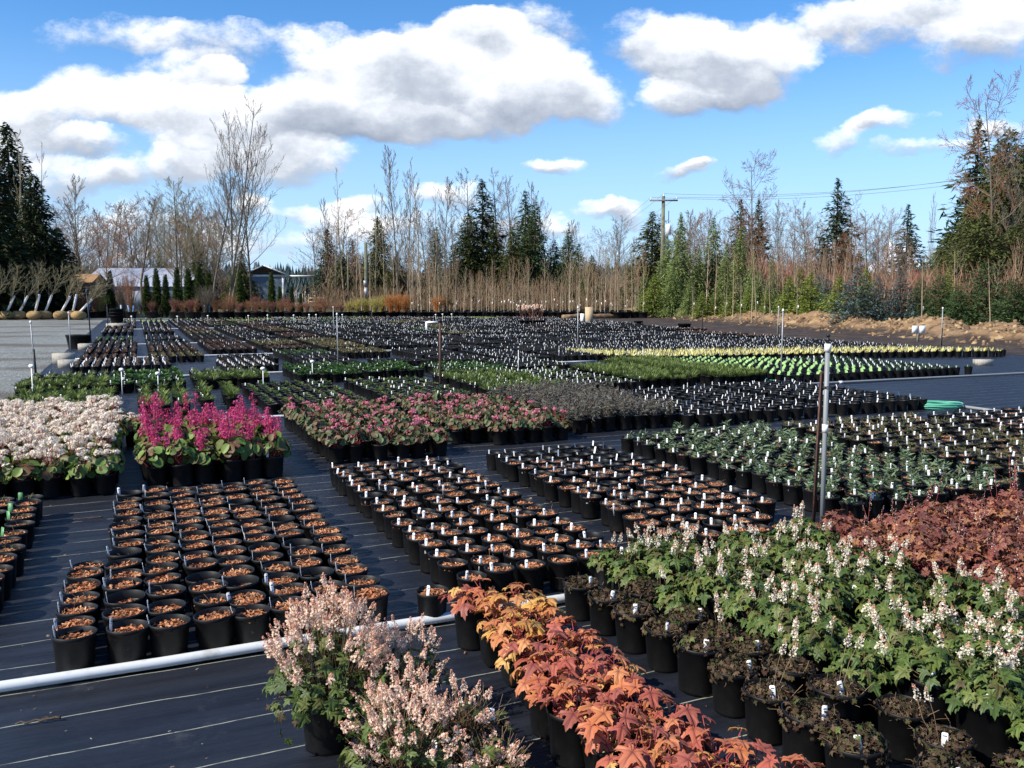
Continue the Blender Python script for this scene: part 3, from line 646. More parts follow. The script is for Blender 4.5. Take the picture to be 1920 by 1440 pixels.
# ---------------------------------------------------------------- potted plants, one thing each
SP = {}   # kind -> (object name, category, [(part, mesh or list, free turn)], pot scale)
SP['bark'] = ('bark_filled_pot', 'bark pot', [('pot', 'pot'), ('bark_mulch', 'bark*')])
SP['foam'] = ('potted_foamflower', 'foamflower', [('pot', 'pot'), ('potting_soil', 'soil*'), ('foliage', 'foam_leaf*'), ('flower_spikes', 'foam_fl*')])
SP['burg'] = ('potted_burgundy_coral_bells', 'burgundy plant', [('pot', 'pot'), ('foliage', 'burg_leaf*'), ('flower_spikes', 'burg_fl*')])
SP['with'] = ('withered_foamflower_pot', 'withered plant', [('pot', 'pot_big'), ('potting_soil', 'soil_big*'), ('withered_foliage', 'with*')])
SP['cream'] = ('potted_white_bergenia', 'white bergenia', [('pot', 'pot'), ('foliage', 'berg_leaf*'), ('flower_heads', 'cream_fl*')])
SP['magenta'] = ('potted_magenta_bergenia', 'magenta bergenia', [('pot', 'pot'), ('foliage', 'berg_leaf*'), ('flower_stalks', 'magenta_fl*')])
SP['rose'] = ('potted_pink_bergenia', 'pink bergenia', [('pot', 'pot'), ('foliage', 'bergd_leaf*'), ('flower_heads', 'rose_fl*')])
SP['sage'] = ('potted_sage', 'sage plant', [('pot', 'pot'), ('foliage', 'sage_leaf*')])
SP['grey'] = ('potted_wallflower', 'grey-green plant', [('pot', 'pot'), ('bark_mulch', 'bark*'), ('foliage', 'grey_leaf*')])
SP['moss'] = ('potted_creeping_plant', 'creeping plant', [('pot', 'pot'), ('bark_mulch', 'bark*'), ('foliage', 'moss_leaf*')])
SP['seed'] = ('potted_seedling', 'seedling pot', [('pot', 'pot'), ('bark_mulch', 'bark*'), ('foliage', 'seed_leaf*')])
SP['spring'] = ('potted_perennial', 'green perennial', [('pot', 'pot'), ('potting_soil', 'soil*'), ('foliage', 'spring_leaf*')])
SP['mid'] = ('potted_ground_cover', 'ground cover pot', [('pot', 'pot'), ('potting_soil', 'soil*'), ('foliage', 'mid_leafs*')])
SP['low'] = ('potted_sprout', 'sprout pot', [('pot', 'pot'), ('potting_soil', 'soil*'), ('foliage', 'low_leaf*')])
SP['grass'] = ('grass_filled_pot', 'grass pot', [('pot', 'pot'), ('foliage', 'grass_leaf*')])
# simplified pieces for the masses past three hundred
def lowpot(n=9):
    mb = MB(); mb.lathe([(.067, 0), (.0825, .16), (.0855, .165), (.079, .163), (.075, .135)], n); v, f = mb.arrays(); return v, [q for q, _ in f]
def lowdisc(n=9, r_=.076, z=.135):
    V = [(0, 0, z)]+[(r_*math.cos(2*math.pi*i/n), r_*math.sin(2*math.pi*i/n), z) for i in range(n)]; return np.array(V), [np.array([(0, 1+i, 1+(i+1) % n) for i in range(n)])]
LP, LD = lowpot(), lowdisc()
T_TAG = (np.array([(-.008, 0, 0), (.008, 0, 0), (.008, .006, .075), (-.008, .006, .075)]), [np.array([(0, 1, 2, 3)])])
MASS = {}
MTYPE = {  # kind: (soil material, leaf material or None, leaves per pot, (len lo, hi), lean, label, object name)
 'bark': ('barkbase', None, 0, (0, 0), 0, 'black pots of bare bark in the wide bed by the green hose', 'distant_bark_pots'),
 'tagged': ('soil', 'olive_leaf', 4, (.02, .06), 1.2, 'countless small black pots with white labels across the far beds', 'distant_tagged_pots'),
 'spring': ('soil', 'spring', 16, (.06, .12), .8, 'bright green perennials in black pots far across the beds', 'distant_green_pots'),
 'mid': ('soil', 'midgreen', 16, (.04, .09), 1.4, 'dark green ground cover pots in the middle beds', 'distant_ground_cover_pots'),
 'low': ('soil', 'midgreen', 9, (.03, .06), 1.6, 'low sprouting pots in the middle beds', 'distant_sprout_pots'),
 'brown': ('soil', 'brown_leaf', 16, (.05, .10), 1.3, 'bronze and brown leaved pots in the far gravel-side beds', 'distant_bronze_pots'),
 'olive': ('soil', 'olive_leaf', 16, (.05, .11), 1.0, 'olive tan plants in black pots in the far beds', 'distant_olive_pots'),
 'yellow': ('soil', 'yellow_fl', 16, (.06, .17), .6, 'yellow flowering pots in the long band near the soil strip', 'distant_yellow_pots'),
 'lime': ('soil', 'lime_leaf', 16, (.05, .10), 1.0, 'lime coloured plants in pots at the far end of the beds', 'distant_lime_pots'),
 'grass': ('soil', 'grass', 26, (.08, .16), .8, 'fresh green grasses filling pots in the middle beds', 'distant_grass_pots'),
 'grey': ('barkbase', 'grey_green', 12, (.04, .08), 1.2, 'grey-green plants beyond the near rows of the wide bed', 'distant_wallflower_pots'),
}
def mass(kind, st, tagp=.9, tagh=1.0, sc=1.0, seed=0):
    """adds pots at the (s, t) points ST to the one mesh of their kind"""
    st = np.asarray(st, float)
    if len(st) == 0: return
    r = np.random.RandomState(seed+len(st)); so, lf, nl, ll, lean, _, _ = MTYPE[kind]
    mb = MASS.setdefault(kind, MB()); n = len(st)
    O = np.stack([st[:, 0]*GV[0]+st[:, 1]*GU[0], st[:, 0]*GV[1]+st[:, 1]*GU[1], np.full(n, .012)], 1)
    a = r.uniform(0, 6.28, n); X = np.stack([np.cos(a), np.sin(a), 0*a], 1); Y = np.stack([-np.sin(a), np.cos(a), 0*a], 1)+r.normal(0, .0, (n, 3)); Z = np.array([[0, 0, 1.0]])+r.normal(0, .015, (n, 3))
    mb.stamp(LP, O, X, Y, Z, sc, 0); mb.stamp(LD, O, X, Y, Z, sc, 1)
    if tagp:
        q = r.uniform(0, 1, n) < tagp; P = O[q]+np.array([GV[0], GV[1], 0])*(-.05)+np.array([0, 0, .13*sc])+r.normal(0, .006, (q.sum(), 3)); b = r.normal(0, .45, q.sum())
        tx = np.stack([np.cos(b), np.sin(b), 0*b], 1); ty = np.stack([-np.sin(b), np.cos(b), 0*b], 1)
        mb.stamp(T_TAG, P, tx, ty, nrm(np.array([[0, 0, 1.0]])+r.normal(0, .14, (q.sum(), 3))), np.stack([r.uniform(.6, 1.0, q.sum()), np.ones(q.sum()), r.uniform(.75, 1.25, q.sum())*tagh], 1), 2)
    if nl:
        P = np.repeat(O, nl, 0); m_ = n*nl; aa = r.uniform(0, 6.28, m_); uu = r.uniform(0, .045, m_); o = np.stack([np.cos(aa), np.sin(aa), 0*aa], 1)
        P = P+o*uu[:, None]+np.array([0, 0, .13*sc]); Yd = nrm(o*r.uniform(.05, lean, m_)[:, None]+np.array([0, 0, 1.0])); Xx, Yy, Zz = frame(nrm(np.array([0, 0, .6])-o), Yd)
        mb.stamp(T_CARD, P, Xx, Yy, Zz, np.stack([r.uniform(.012, .026, m_), r.uniform(ll[0], ll[1], m_), np.full(m_, .02)], 1), 3)
PL = []   # planned pots: (kind, s, t, label, group, opts)
def bed(kind, cols, rows, desc, side, group, jit=.012, sc=1.0, skip=None, tagp=.85, tagmode='face', stagger=0.0, single=None, tagsize='label'):
    """cols, rows: positions across and along; the label counts rows from the front and pots from the named side"""
    r = np.random.RandomState(abs(hash(desc)) % 1000 if False else sum(map(ord, desc)))
    for i, t in enumerate(rows):
        for j, s in enumerate(cols):
            if skip and skip(i, j, s, t): continue
            s_ = s+r.normal(0, jit)+(stagger*(i % 2)); t_ = t+r.normal(0, jit)
            lab = f'{desc}, {ordw(i+1)} row from front, {ordw(j+1)} from {side}'
            PL.append(dict(kind=kind, s=s_, t=t_, label=lab, group=group, sc=sc*r.uniform(.97, 1.03), tag=r.uniform() < tagp, tagmode=tagmode, tagsize=tagsize, seed=r.randint(1 << 30)))
def rng(a, b, d):
    n = max(1, int(round((b-a)/d))+1); return [a+(b-a)*i/max(1, n-1) for i in range(n)]
GS = 'gravel side'
# first fabric strip, behind the white pipe
bed('bark', [-.105, .085, .275, .46, .65, .84, 1.04], rng(4.16, 7.06, .208), 'bark pot in bed behind white pipe', GS, 'bark filled pots behind the white pipe', .010, 1.13, tagp=.62, tagmode='edge')
bed('bark', [-.31], rng(4.16, 5.24, .18), 'bark pot in short outer column', 'gravel', 'bark filled pots in the short outer column', .012, 1.1, tagp=.9, tagmode='edge')
bed('bark', [1.60, 1.80, 2.0, 2.2, 2.4, 2.59], rng(4.30, 7.5, .196), 'bark pot in middle bark bed', GS, 'bark filled pots in the middle bed', .014, 1.0, tagp=.85)
bed('bark', [1.35], [4.12], 'lone bark pot ahead of the middle bed', 'gravel', 'lone bark pot', 0, 1.02, tagp=1)
bed('bark', rng(3.12, 4.27, .195), rng(4.42, 7.6, .2), 'bark pot in third bark bed', GS, 'bark filled pots in the third bed', .014, 1.0, skip=lambda i, j, s, t: t < 4.9 and s > 3.9, tagp=.85)
bed('seed', rng(-1.95, -.78, .2), rng(5.0, 7.28, .2), 'seedling pot in bed beside the gravel', GS, 'seedling pots beside the gravel', .014, 1.05, skip=lambda i, j, s, t: s < -.95-(t-4.9)*.55, tagp=.25, tagsize='green')
bed('grey', rng(4.82, 6.52, .212), rng(4.7, 7.85, .215), 'grey-green pot behind the tall pipe', 'bark side', 'grey-green plants in the wide bed', .018, 1.0, tagp=.8)
bed('moss', rng(6.98, 8.9, .215), rng(5.0, 7.9, .215), 'creeping plant pot in wide bed', 'bark side', 'creeping plants in the wide bed', .018, 1.0, tagp=.85)
bed('seed', rng(9.28, 11.0, .21), rng(6.4, 7.75, .21), 'low seedling pot beside the grey side pipe', 'creeping plants', 'low pots beside the grey side pipe', .014, 1.0, tagp=.9)
# upper half of the strip
bed('cream', rng(-1.92, -.3, .215), rng(8.0, 11.6, .22), 'cream flowered bergenia', GS, 'cream bergenias beside the gravel', .02, 1.12, tagp=.05)
bed('cream', [-.08], [10.4], 'lone pale pink bergenia in the aisle', 'gravel', 'lone bergenia', 0, 1.05, tagp=1)
bed('magenta', rng(.1, 1.15, .21), rng(8.08, 10.0, .22), 'magenta bergenia with upright stalks', GS, 'magenta bergenias', .02, 1.18, tagp=.05)
bed('rose', rng(1.78, 2.88, .21), rng(8.5, 11.2, .22), 'pink bergenia in first pink bed', GS, 'pink bergenias in the first pink bed', .015, 1.05, tagp=.03)
bed('rose', rng(3.30, 4.52, .21), rng(8.85, 11.3, .22), 'pink bergenia in second pink bed', GS, 'pink bergenias in the second pink bed', .015, 1.0, skip=lambda i, j, s, t: t < 9.0 and j < 2, tagp=.03)
bed('sage', rng(4.92, 6.22, .205), rng(9.2, 11.8, .215), 'dusky sage in dense grey bed', 'bergenia side', 'sage plants in the dense grey bed', .015, 1.12, tagp=0)
bed('bark', rng(6.42, 7.22, .205), rng(9.05, 11.5, .21), 'bark pot beside the sage bed', 'sage side', 'bark filled pots beside the sage', .012, 1.05, tagp=.9)
bed('bark', rng(7.5, 8.62, .21), rng(9.05, 11.85, .21), 'bark pot between two far bark beds', 'sage side', 'bark filled pots in the fifth bed', .012, 1.05, tagp=.85)
bed('bark', rng(9.05, 10.62, .21), rng(9.1, 12.0, .21), 'bark pot near the green hose', 'sage side', 'bark filled pots near the hose', .012, 1.05, tagp=.9)
# second strip
bed('spring', rng(-1.6, -.42, .21), rng(12.9, 14.9, .22), 'green perennial behind the cream bergenias', GS, 'green perennials behind the cream bergenias', .02, 1.0, tagp=.5)
bed('spring', rng(-1.75, -.6, .21), rng(15.7, 18.6, .22), 'feathery green perennial beside the gravel', GS, 'feathery perennials beside the gravel', .02, 1.0, tagp=.5)
bed('spring', rng(.08, .58, .21), rng(12.8, 15.0, .22), 'leafy perennial behind the magenta bergenias', GS, 'leafy perennials behind the magenta bergenias', .02, 1.0, tagp=.5)
bed('mid', rng(-.38, .68, .21), rng(16.1, 18.6, .22), 'dark leafy pot near the round signs', GS, 'dark leafy pots near the round signs', .02, 1.0, tagp=.5)
bed('spring', rng(1.02, 2.15, .21), rng(16.2, 18.4, .22), 'bright perennial in short bright bed', GS, 'bright perennials in the short bed', .02, 1.05, tagp=.25)
bed('spring', [.92, 1.3], rng(13.2, 15.0, .3), 'scattered perennial behind magenta stalks', GS, 'scattered perennials', .03, 1.0, tagp=.5)
bed('low', rng(1.72, 2.98, .21), rng(12.3, 15.3, .21), 'sprout pot behind first pink bed', GS, 'sprout pots behind the first pink bed', .012, 1.0, tagp=.08)
bed('mid', rng(2.86, 3.92, .21), rng(16.5, 18.6, .22), 'ground cover pot by the thin riser', GS, 'ground cover pots by the thin riser', .015, 1.05, tagp=.2)
bed('low', rng(3.46, 4.66, .21), rng(12.3, 15.2, .21), 'sprout pot behind second pink bed', GS, 'sprout pots behind the second pink bed', .012, 1.0, tagp=.35)
bed('mid', rng(4.25, 5.3, .21), rng(16.8, 18.5, .22), 'ground cover pot behind the brown stake', GS, 'ground cover pots behind the brown stake', .015, 1.0, tagp=.25)
bed('spring', rng(5.25, 6.5, .225), rng(12.6, 15.6, .21), 'perennial behind the dense grey sage', GS, 'perennials behind the sage', .015, 1.0, tagp=.7)
bed('mid', rng(5.75, 6.98, .21), rng(16.2, 18.0, .22), 'labelled ground cover pot midfield', GS, 'labelled ground cover pots midfield', .015, 1.0, tagp=.8)
bed('low', rng(6.8, 7.95, .22), rng(12.9, 16.0, .22), 'perennial in labelled green bed', GS, 'perennials in the labelled green bed', .015, 1.0, tagp=.8)
bed('low', rng(7.4, 8.7, .21), rng(16.6, 18.6, .22), 'yellow-green sprout pot midfield', GS, 'yellow-green sprout pots midfield', .015, 1.0, tagp=.9)
bed('grass', rng(8.35, 9.4, .22), rng(13.2, 15.6, .23), 'grass pot in front grass bed', GS, 'grass pots in the front grass bed', .015, 1.0, tagp=.4)
bed('grass', rng(9.85, 10.9, .215), rng(13.0, 17.0, .22), 'tall grass pot by the lime labels', GS, 'tall grass pots by the lime labels', .015, 1.05, tagp=.15)
CAP = 300
byk = {}
for p in PL: byk.setdefault(p['kind'], []).append(p)
FACE = -GR
for kind, L_ in byk.items():
    for p in L_:
        x, y, _ = W(p['s'], p['t']); p['d'] = math.hypot(x, y); ang = math.atan2(x, y); p['in'] = abs(math.degrees(ang)) < 36
    L_ = [p for p in L_ if p['in']]; L_.sort(key=lambda p: p['d'])
    for p in L_[:CAP]:
        nm, cat, parts = SP[kind]; r = random.Random(p['seed'])
        root = thing(nm, p['label'], cat, W(p['s'], p['t'], .013), GR+r.uniform(-.15, .15), p['group'], (p['sc']*r.uniform(.975, 1.025), p['sc']*r.uniform(.975, 1.025), p['sc']*r.uniform(.95, 1.05)))
        root.rotation_euler[0] = r.gauss(0, .028); root.rotation_euler[1] = r.gauss(0, .028)
        for pn, key in parts:
            me = r.choice(ME[key[:-1]]) if key.endswith('*') else ME[key]
            if pn == 'flower_heads' and kind == 'cream' and p['t'] < 8.1 and r.random() < .4: me = ME['cream_fl'][0]
            if pn == 'bark_mulch' and r.random() < .07: o = part(pn, me, root, r.uniform(0, 6.28), (0, 0, -.03)); continue
            o = part(pn, me, root, r.uniform(0, 6.28))
            if pn in ('foliage', 'withered_foliage') or pn.startswith('flower'):
                q = r.uniform(.85, 1.15); o.scale = (q, q, r.uniform(.85, 1.15))
        if p['tag']:
            if p['tagmode'] == 'edge': lo = (-.066, .012*r.uniform(-1, 1), .112); rz = r.choice([1.35, 1.5, 1.2, .5 if r.random() < .15 else 1.45])
            else: lo = (-.052+r.uniform(-.01, .01), -.045+r.uniform(-.01, .01), .118); rz = FACE+r.uniform(-.6, .6)
            o = part('plant_label', ME['label'] if p['tagsize'] == 'label' else ME['green_label'], root, rz, lo); o.rotation_euler[0] = r.uniform(-.12, .12); o.rotation_euler[1] = r.uniform(-.1, .1)
        p['root'] = root
    rest = L_[CAP:]
    if rest: mass(kind if kind in MTYPE else 'low', [(p['s'], p['t']) for p in rest], .8, 1, rest[0]['sc'])
# lime-labelled and white-labelled beds near the empty fabric, yellow band, and the far strips
lp = MB(); v, f = LP; r0 = np.random.RandomState(4)
def small_mesh(kind, i):
    r = np.random.RandomState(500+i); mb = MB(); z = np.array([[0, 0, 0.0]]); e = np.eye(3)
    mb.stamp(lowpot(14), z, e[0:1], e[1:2], e[2:3], 1, 0); mb.stamp(lowdisc(14), z, e[0:1], e[1:2], e[2:3], 1, 1)
    if kind == 'neon':
        tuft(mb, T_BLW, 6, r, .13, .02, .04, 1.5, .04, 3)
        for k in range(r.randint(1, 3)):
            b = -GR+r.normal(0, .3); c_, s_ = math.cos(b), math.sin(b); x0 = r.uniform(-.03, .03); w_ = .022
            pts = [(-w_, .0), (w_, .0), (w_*1.1, .06), (w_*.5, .085), (-w_*.5, .085), (-w_*1.1, .06)]
            mb.add([(x0+x*c_, x*s_-.02+zz*.15, .125+zz) for x, zz in pts], [tuple(range(6))], 2)
    else:
        b = -GR+r.normal(0, .4); c_, s_ = math.cos(b), math.sin(b)
        mb.add([(-.05+x*c_, -.03+x*s_+zz*.1, .12+zz) for x, zz in ((-.009, 0), (.009, 0), (.009, .085), (-.009, .085))], [(0, 1, 2, 3)], 2)
        tuft(mb, T_BLW, {'tag': 6, 'green': 20}[kind], r, .13, .03, .06, 1.5, .04, 3)
    mats = {'neon': ['pot', 'soil', 'neon', 'midgreen'], 'tag': ['pot', 'soil', 'tag', 'twig'], 'green': ['pot', 'soil', 'tag', 'midgreen']}[kind]
    return mb.mesh('small_pot', [M[q] for q in mats])
SM = {k: [small_mesh(k, i+10*len(k)) for i in range(4)] for k in ('neon', 'tag', 'green')}
cnt_sm = {}
def small_bed(kind, name, cat, cols, rows, desc, side, group, massk, tagp=.95, seed=1, cap=300):
    r = random.Random(seed); rest = []; L_ = []
    for i, t in enumerate(rows):
        for j, s in enumerate(cols): L_.append((t, i, j, s))
    for t, i, j, s in L_:
        s += r.gauss(0, .012); t += r.gauss(0, .012); x, y, _ = W(s, t)
        if abs(math.degrees(math.atan2(x, y))) > 33.5: continue
        if cnt_sm.get(name, 0) < cap:
            cnt_sm[name] = cnt_sm.get(name, 0)+1
            o = bpy.data.objects.new(name, r.choice(SM[kind])); C.objects.link(o); o.location = W(s, t, .012); o.rotation_euler[2] = GR+r.uniform(-.3, .3)
            tag(o, f'{desc}, {ordw(i+1)} row from front, {ordw(j+1)} from {side}', cat, group)
        else: rest.append((s, t))
    mass(massk, rest, tagp, 1.1, 1, seed)
small_bed('neon', 'lime_labelled_pot', 'lime labelled pot', rng(11.3, 12.75, .24), rng(12.75, 17.2, .25), 'lime labelled pot in wider lime block', 'the grasses', 'lime labelled pots in the wider block', 'mid')
small_bed('neon', 'lime_labelled_pot', 'lime labelled pot', rng(12.98, 13.9, .22), rng(12.8, 16.6, .23), 'lime labelled pot in narrower lime block', 'the grasses', 'lime labelled pots in the narrower block', 'mid')
small_bed('green', 'white_labelled_pot', 'white labelled pot', rng(14.12, 15.8, .22), rng(12.75, 16.2, .23), 'white labelled pot beyond the lime labels', 'the lime labels', 'white labelled pots beside the empty fabric', 'mid')
small_bed('green', 'white_labelled_pot', 'white labelled pot', [16.15], [12.75], 'lone white labelled pot on empty fabric', 'lime labels', 'lone pots', 'mid')
small_bed('green', 'white_labelled_pot', 'white labelled pot', [21.9], [16.25], 'lone pot past the yellow band', 'yellow band', 'lone pots', 'mid')
for k in range(3):  # first tagged rows behind the second strip (gravel side)
    pass
small_bed('tag', 'small_dark_pot', 'dark labelled pot', rng(-1.25, .6, .21), rng(20.3, 22.5, .24), 'dark labelled pot behind the feathery perennials', 'gravel', 'dark labelled pots on the gravel side', 'tagged')
small_bed('tag', 'small_dark_pot', 'dark labelled pot', rng(1.75, 2.75, .21), rng(19.2, 20.9, .24), 'dark labelled pot behind short bright bed', 'gravel', 'dark labelled pots behind the bright bed', 'tagged')
# yellow band and its backing, slightly askew to the grid
yl, bk = [], []
rr5 = np.random.RandomState(5)
for s in np.arange(10.9, 21.6, .235):
    tf = float(np.interp(s, [10.5, 12, 14, 18.5, 21.6], [19.2, 17.9, 17.6, 16.9, 16.0]))
    depth = float(np.interp(s, [10.9, 20, 21.6], [2.2, 1.5, .7])); 
    for t in np.arange(tf, tf+depth, .24): yl.append((s+rr5.normal(0, .02), t+rr5.normal(0, .02)))
    for t in np.arange(tf+depth+.2, 24.6, .25):
        if s < 21.4-(0.0 if t < 18 else 0): bk.append((s+rr5.normal(0, .02), t+rr5.normal(0, .02)))
mass('yellow', yl, 1.0, 1.2, 1, 6); mass('tagged', bk, .72, 1.0, 1, 7)
# far strips: beds 1.25 m wide every 1.57 m, cut into blocks of one plant each
r6 = np.random.RandomState(11)
def smax(t): return float(np.interp(t, [16, 25, 28, 45, 60], [21.2, 22.2, 22.8, 25.4, 27.0]))
strips = [(19.1, 24.6), (25.2, 31.0), (31.8, 38.0), (38.4, 44.6), (45.4, 51.5), (52.0, 58.6)]
for si, (ta, tb) in enumerate(strips):
    s0 = -1.3
    while s0 < smax((ta+tb)/2)-.8:
        s1 = s0+1.27; t = ta+(1.3 if (si == 0 and s0 < .7) else 0)
        if si == 0 and s0 < .3: t = 22.9
        if si == 0 and 1.0 < s0 < 2.9: t = 21.2
        while t < tb-.5:
            if s0 > 10 and t < 24.7: break
            te = min(tb, t+r6.uniform(1.2, 3.6)); kind = 'tagged'; u = r6.uniform(); tagp = r6.choice([.25, .4, .6])
            if s0 < 6:
                kind = 'brown' if u < .26 else 'olive' if u < .38 else 'mid' if u < .48 else 'tagged'; tagp = .3 if kind == 'tagged' else .15
                if r6.uniform() < .10: t = te; continue
            else: kind = 'mid' if u < .05 else 'brown' if u < .09 else 'olive' if u < .13 else 'tagged'
            if si == 5: kind = ['lime', 'olive', 'tagged', 'spring', 'brown', 'tagged'][r6.randint(6)]
            d = .22 if si < 2 else .25 if si < 4 else .28
            pts = [(a+r6.normal(0, .015), b+r6.normal(0, .015)) for a in np.arange(s0+.1, min(s1, smax(t)), d) for b in np.arange(t, te-.15, d)]
            pts = [q for q in pts if abs(math.degrees(math.atan2(W(*q)[0], W(*q)[1]))) < 33.5]
            mass(kind, pts, tagp if kind != 'lime' else .1, 1.0+.05*si, 1.0, si*50+int(s0*7)+60)
            t = te+(.12 if r6.uniform() < .6 else .5)
        s0 += 1.57
for k, mb in MASS.items():
    so, lf, nl, ll, lean, lab, nm = MTYPE[k]
    o = mb.build(nm, [M['pot'], M[so], M['tag'], M[lf or 'twig']]); tag(o, lab, 'distant pots', None, 'stuff')
# ---------------------------------------------------------------- the close pots: foamflowers, coral bells, withered pots
def close(nm, cat, label, group, s, t, parts, sc=1.0, rz=None, tagpos=None, seed=0, tagsz='label'):
    r = random.Random(seed*31+int(s*100)+int(t*1000)); root = thing(nm, label, cat, W(s, t, .013), GR+(r.uniform(-.2, .2) if rz is None else rz), group, sc)
    root.rotation_euler[0] = r.gauss(0, .02); root.rotation_euler[1] = r.gauss(0, .02)
    for pn, me, free in parts:
        o = part(pn, me, root, r.uniform(0, 6.28) if free else 0)
    if tagpos:
        o = part('plant_label', ME[tagsz], root, FACE+r.uniform(-.5, .5), tagpos); o.rotation_euler[0] = r.uniform(-.15, .15); o.rotation_euler[1] = r.uniform(-.2, .2)
    return root
ME['label_big'] = label_mb(.022, .07, .2).mesh('plant_label', [M['tag'], M['ink']])
rc = random.Random(99)
def ch(k): return rc.choice(ME[k])
# white foamflower mass
fi = 0
for i, t in enumerate(rng(1.62, 3.98, .222)):
    for j, s in enumerate(rng(2.58, 3.66, .215)):
        if (s < 2.7 and t < 2.35) or rc.random() < .09: continue
        a, b = s+rc.gauss(0, .02), t+rc.gauss(0, .02); q = rc.random()
        parts = [('pot', ME['pot_big'], False), ('potting_soil', ch('soil_big'), True), ('foliage', ch('foam_leaf'), True), ('flower_spikes', ch('foam_fl'), True)]
        o = close('potted_foamflower', 'white foamflower', f'white flowering foamflower, {ordw(i+1)} row from front, {ordw(j+1)} from withered pots', 'white foamflowers in the dense corner bed', a, b, parts, 1.0*rc.uniform(.88, 1.16), None, (-.06, -.06, .15) if q < .2 else None, i*20+j)
for i, (s, t) in enumerate([(2.36, 3.86), (2.38, 4.08), (2.36, 3.42), (2.6, 4.1), (2.82, 4.1)]):
    parts = [('pot', ME['pot_big'], False), ('potting_soil', ch('soil_big'), True), ('foliage', ch('foam_leaf'), True), ('flower_spikes', ME['foam_fl'][0], True)]
    close('potted_foamflower', 'white foamflower', f'sparse foamflower at the bark bed corner, {ordw(i+1)} outward from the withered pots', 'sparse foamflowers at the corner', s, t, parts, .9, None, None, 900+i)
# withered pots: one line beside the orange coral bells, a shorter line behind it
for i, (s, t) in enumerate([(2.16, 2.05), (2.16, 2.28), (2.16, 2.49), (2.17, 2.71), (2.15, 2.92), (2.15, 3.17), (2.13, 3.40), (2.11, 3.64), (2.09, 3.87)]):
    parts = [('pot', ME['pot_big'], False), ('potting_soil', ch('soil_big'), True), ('withered_foliage', ch('with'), True)]
    if i == 2: parts.append(('flower_spikes', ME['foam_fl'][0], True))
    close('withered_foamflower_pot', 'withered plant', f'withered brown foamflower pot beside the orange leaves, {ordw(i+1)} from front', 'withered pots beside the orange coral bells', s, t, parts, rc.uniform(.93, 1.04), None, (rc.uniform(-.05, .05), -.05, .16), 50+i, 'label_big')
for i, (s, t) in enumerate([(2.48, 1.97), (2.53, 2.19), (2.39, 2.39), (2.36, 2.61), (2.37, 2.85), (2.35, 3.05), (2.34, 3.27), (2.34, 3.64), (2.30, 1.80), (2.55, 1.72)]):
    parts = [('pot', ME['pot_big'], False), ('potting_soil', ch('soil_big'), True), ('withered_foliage', ch('with'), True)]
    if i in (0, 2, 3, 5): parts.append(('flower_spikes', ME['foam_fl'][i % 2], True))
    close('withered_foamflower_pot', 'withered plant', f'half withered pot at the edge of the green foamflowers, {ordw(i+1)} from front', 'half withered pots at the foamflower edge', s, t, parts, rc.uniform(.93, 1.06), None, (rc.uniform(-.05, .05), -.05, .16) if i % 2 == 0 else None, 70+i, 'label_big')
# burgundy coral bells
for i, t in enumerate(rng(2.3, 3.96, .235)):
    for j, s in enumerate(rng(3.92, 6.05, .235)):
        x, y, _ = W(s, t)
        if abs(math.degrees(math.atan2(x, y))) > 35: continue
        parts = [('pot', ME['pot'], False), ('foliage', ch('burg_leaf'), True)]
        if rc.random() < .55: parts.append(('flower_spikes', ch('burg_fl'), True))
        close('potted_burgundy_coral_bells', 'burgundy coral bells', f'burgundy leaved coral bells, {ordw(i+1)} row from front, {ordw(j+1)} from foamflowers', 'burgundy coral bells in the corner bed', s+rc.gauss(0, .03), t+rc.gauss(0, .03), parts, rc.uniform(.92, 1.22), None, None, 300+i*10+j)
# orange coral bells: square and round pots in a double line
def sq_pot():
    mb = MB(); pr = [(.055, 0), (.058, .012), (.072, .165), (.077, .168), (.077, .180), (.073, .180), (.066, .145)]
    V = []; n = 4; K = 3
    def ring(h, z):
        c = .012; return [(h-c, -h, z), (h, -h+c, z), (h, h-c, z), (h-c, h, z), (-h+c, h, z), (-h, h-c, z), (-h, -h+c, z), (-h+c, -h, z)]
    for h, z in pr: V += ring(h, z)
    F = [(i*8+j, i*8+(j+1) % 8, (i+1)*8+(j+1) % 8, (i+1)*8+j) for i in range(len(pr)-1) for j in range(8)]
    F.append(tuple(range(7, -1, -1))); mb.add(V, F); return mb
ME['sq_pot'] = sq_pot().mesh('pot', [M['pot']])
def weed(mb, r): 
    P = np.stack([r.uniform(-.055, .055, 130), r.uniform(-.055, .055, 130), r.uniform(.150, .158, 130)], 1); X, Y, Z = frame(np.array([0, 0, 1.])+r.normal(0, .4, (130, 3)), rdirs(130, r)); mb.stamp(T_FLW, P, X, Y, Z, r.uniform(.004, .008, 130), 0)
    mb.add([(-.066, -.066, .146), (.066, -.066, .146), (.066, .066, .146), (-.066, .066, .146)], [(0, 1, 2, 3)], 1)
ME['sq_soil'] = fol('potting_soil', 5, weed, ['duckweed', 'soil'])
def paper(w, h):
    mb = MB(); mb.box((0, 0, 0), (w, .0012, h)); mb.box((0, -.0011, h*.2), (w*.6, .0006, h*.06), 0, 1); mb.box((0, -.0011, -h*.05), (w*.7, .0006, h*.05), 0, 1); return mb.mesh('price_sticker', [M['tag'], M['ink']])
ME['sticker'] = paper(.034, .038)
ol = [(1.44, 3.75, 'pot_big'), (1.46, 3.52, 'sq_pot'), (1.47, 3.30, 'sq_pot'), (1.46, 3.09, 'sq_pot'), (1.42, 2.86, 'pot_big'), (1.40, 2.64, 'pot_big'), (1.42, 2.42, 'sq_pot'), (1.44, 2.19, 'sq_pot'), (1.50, 1.97, 'pot_big')]
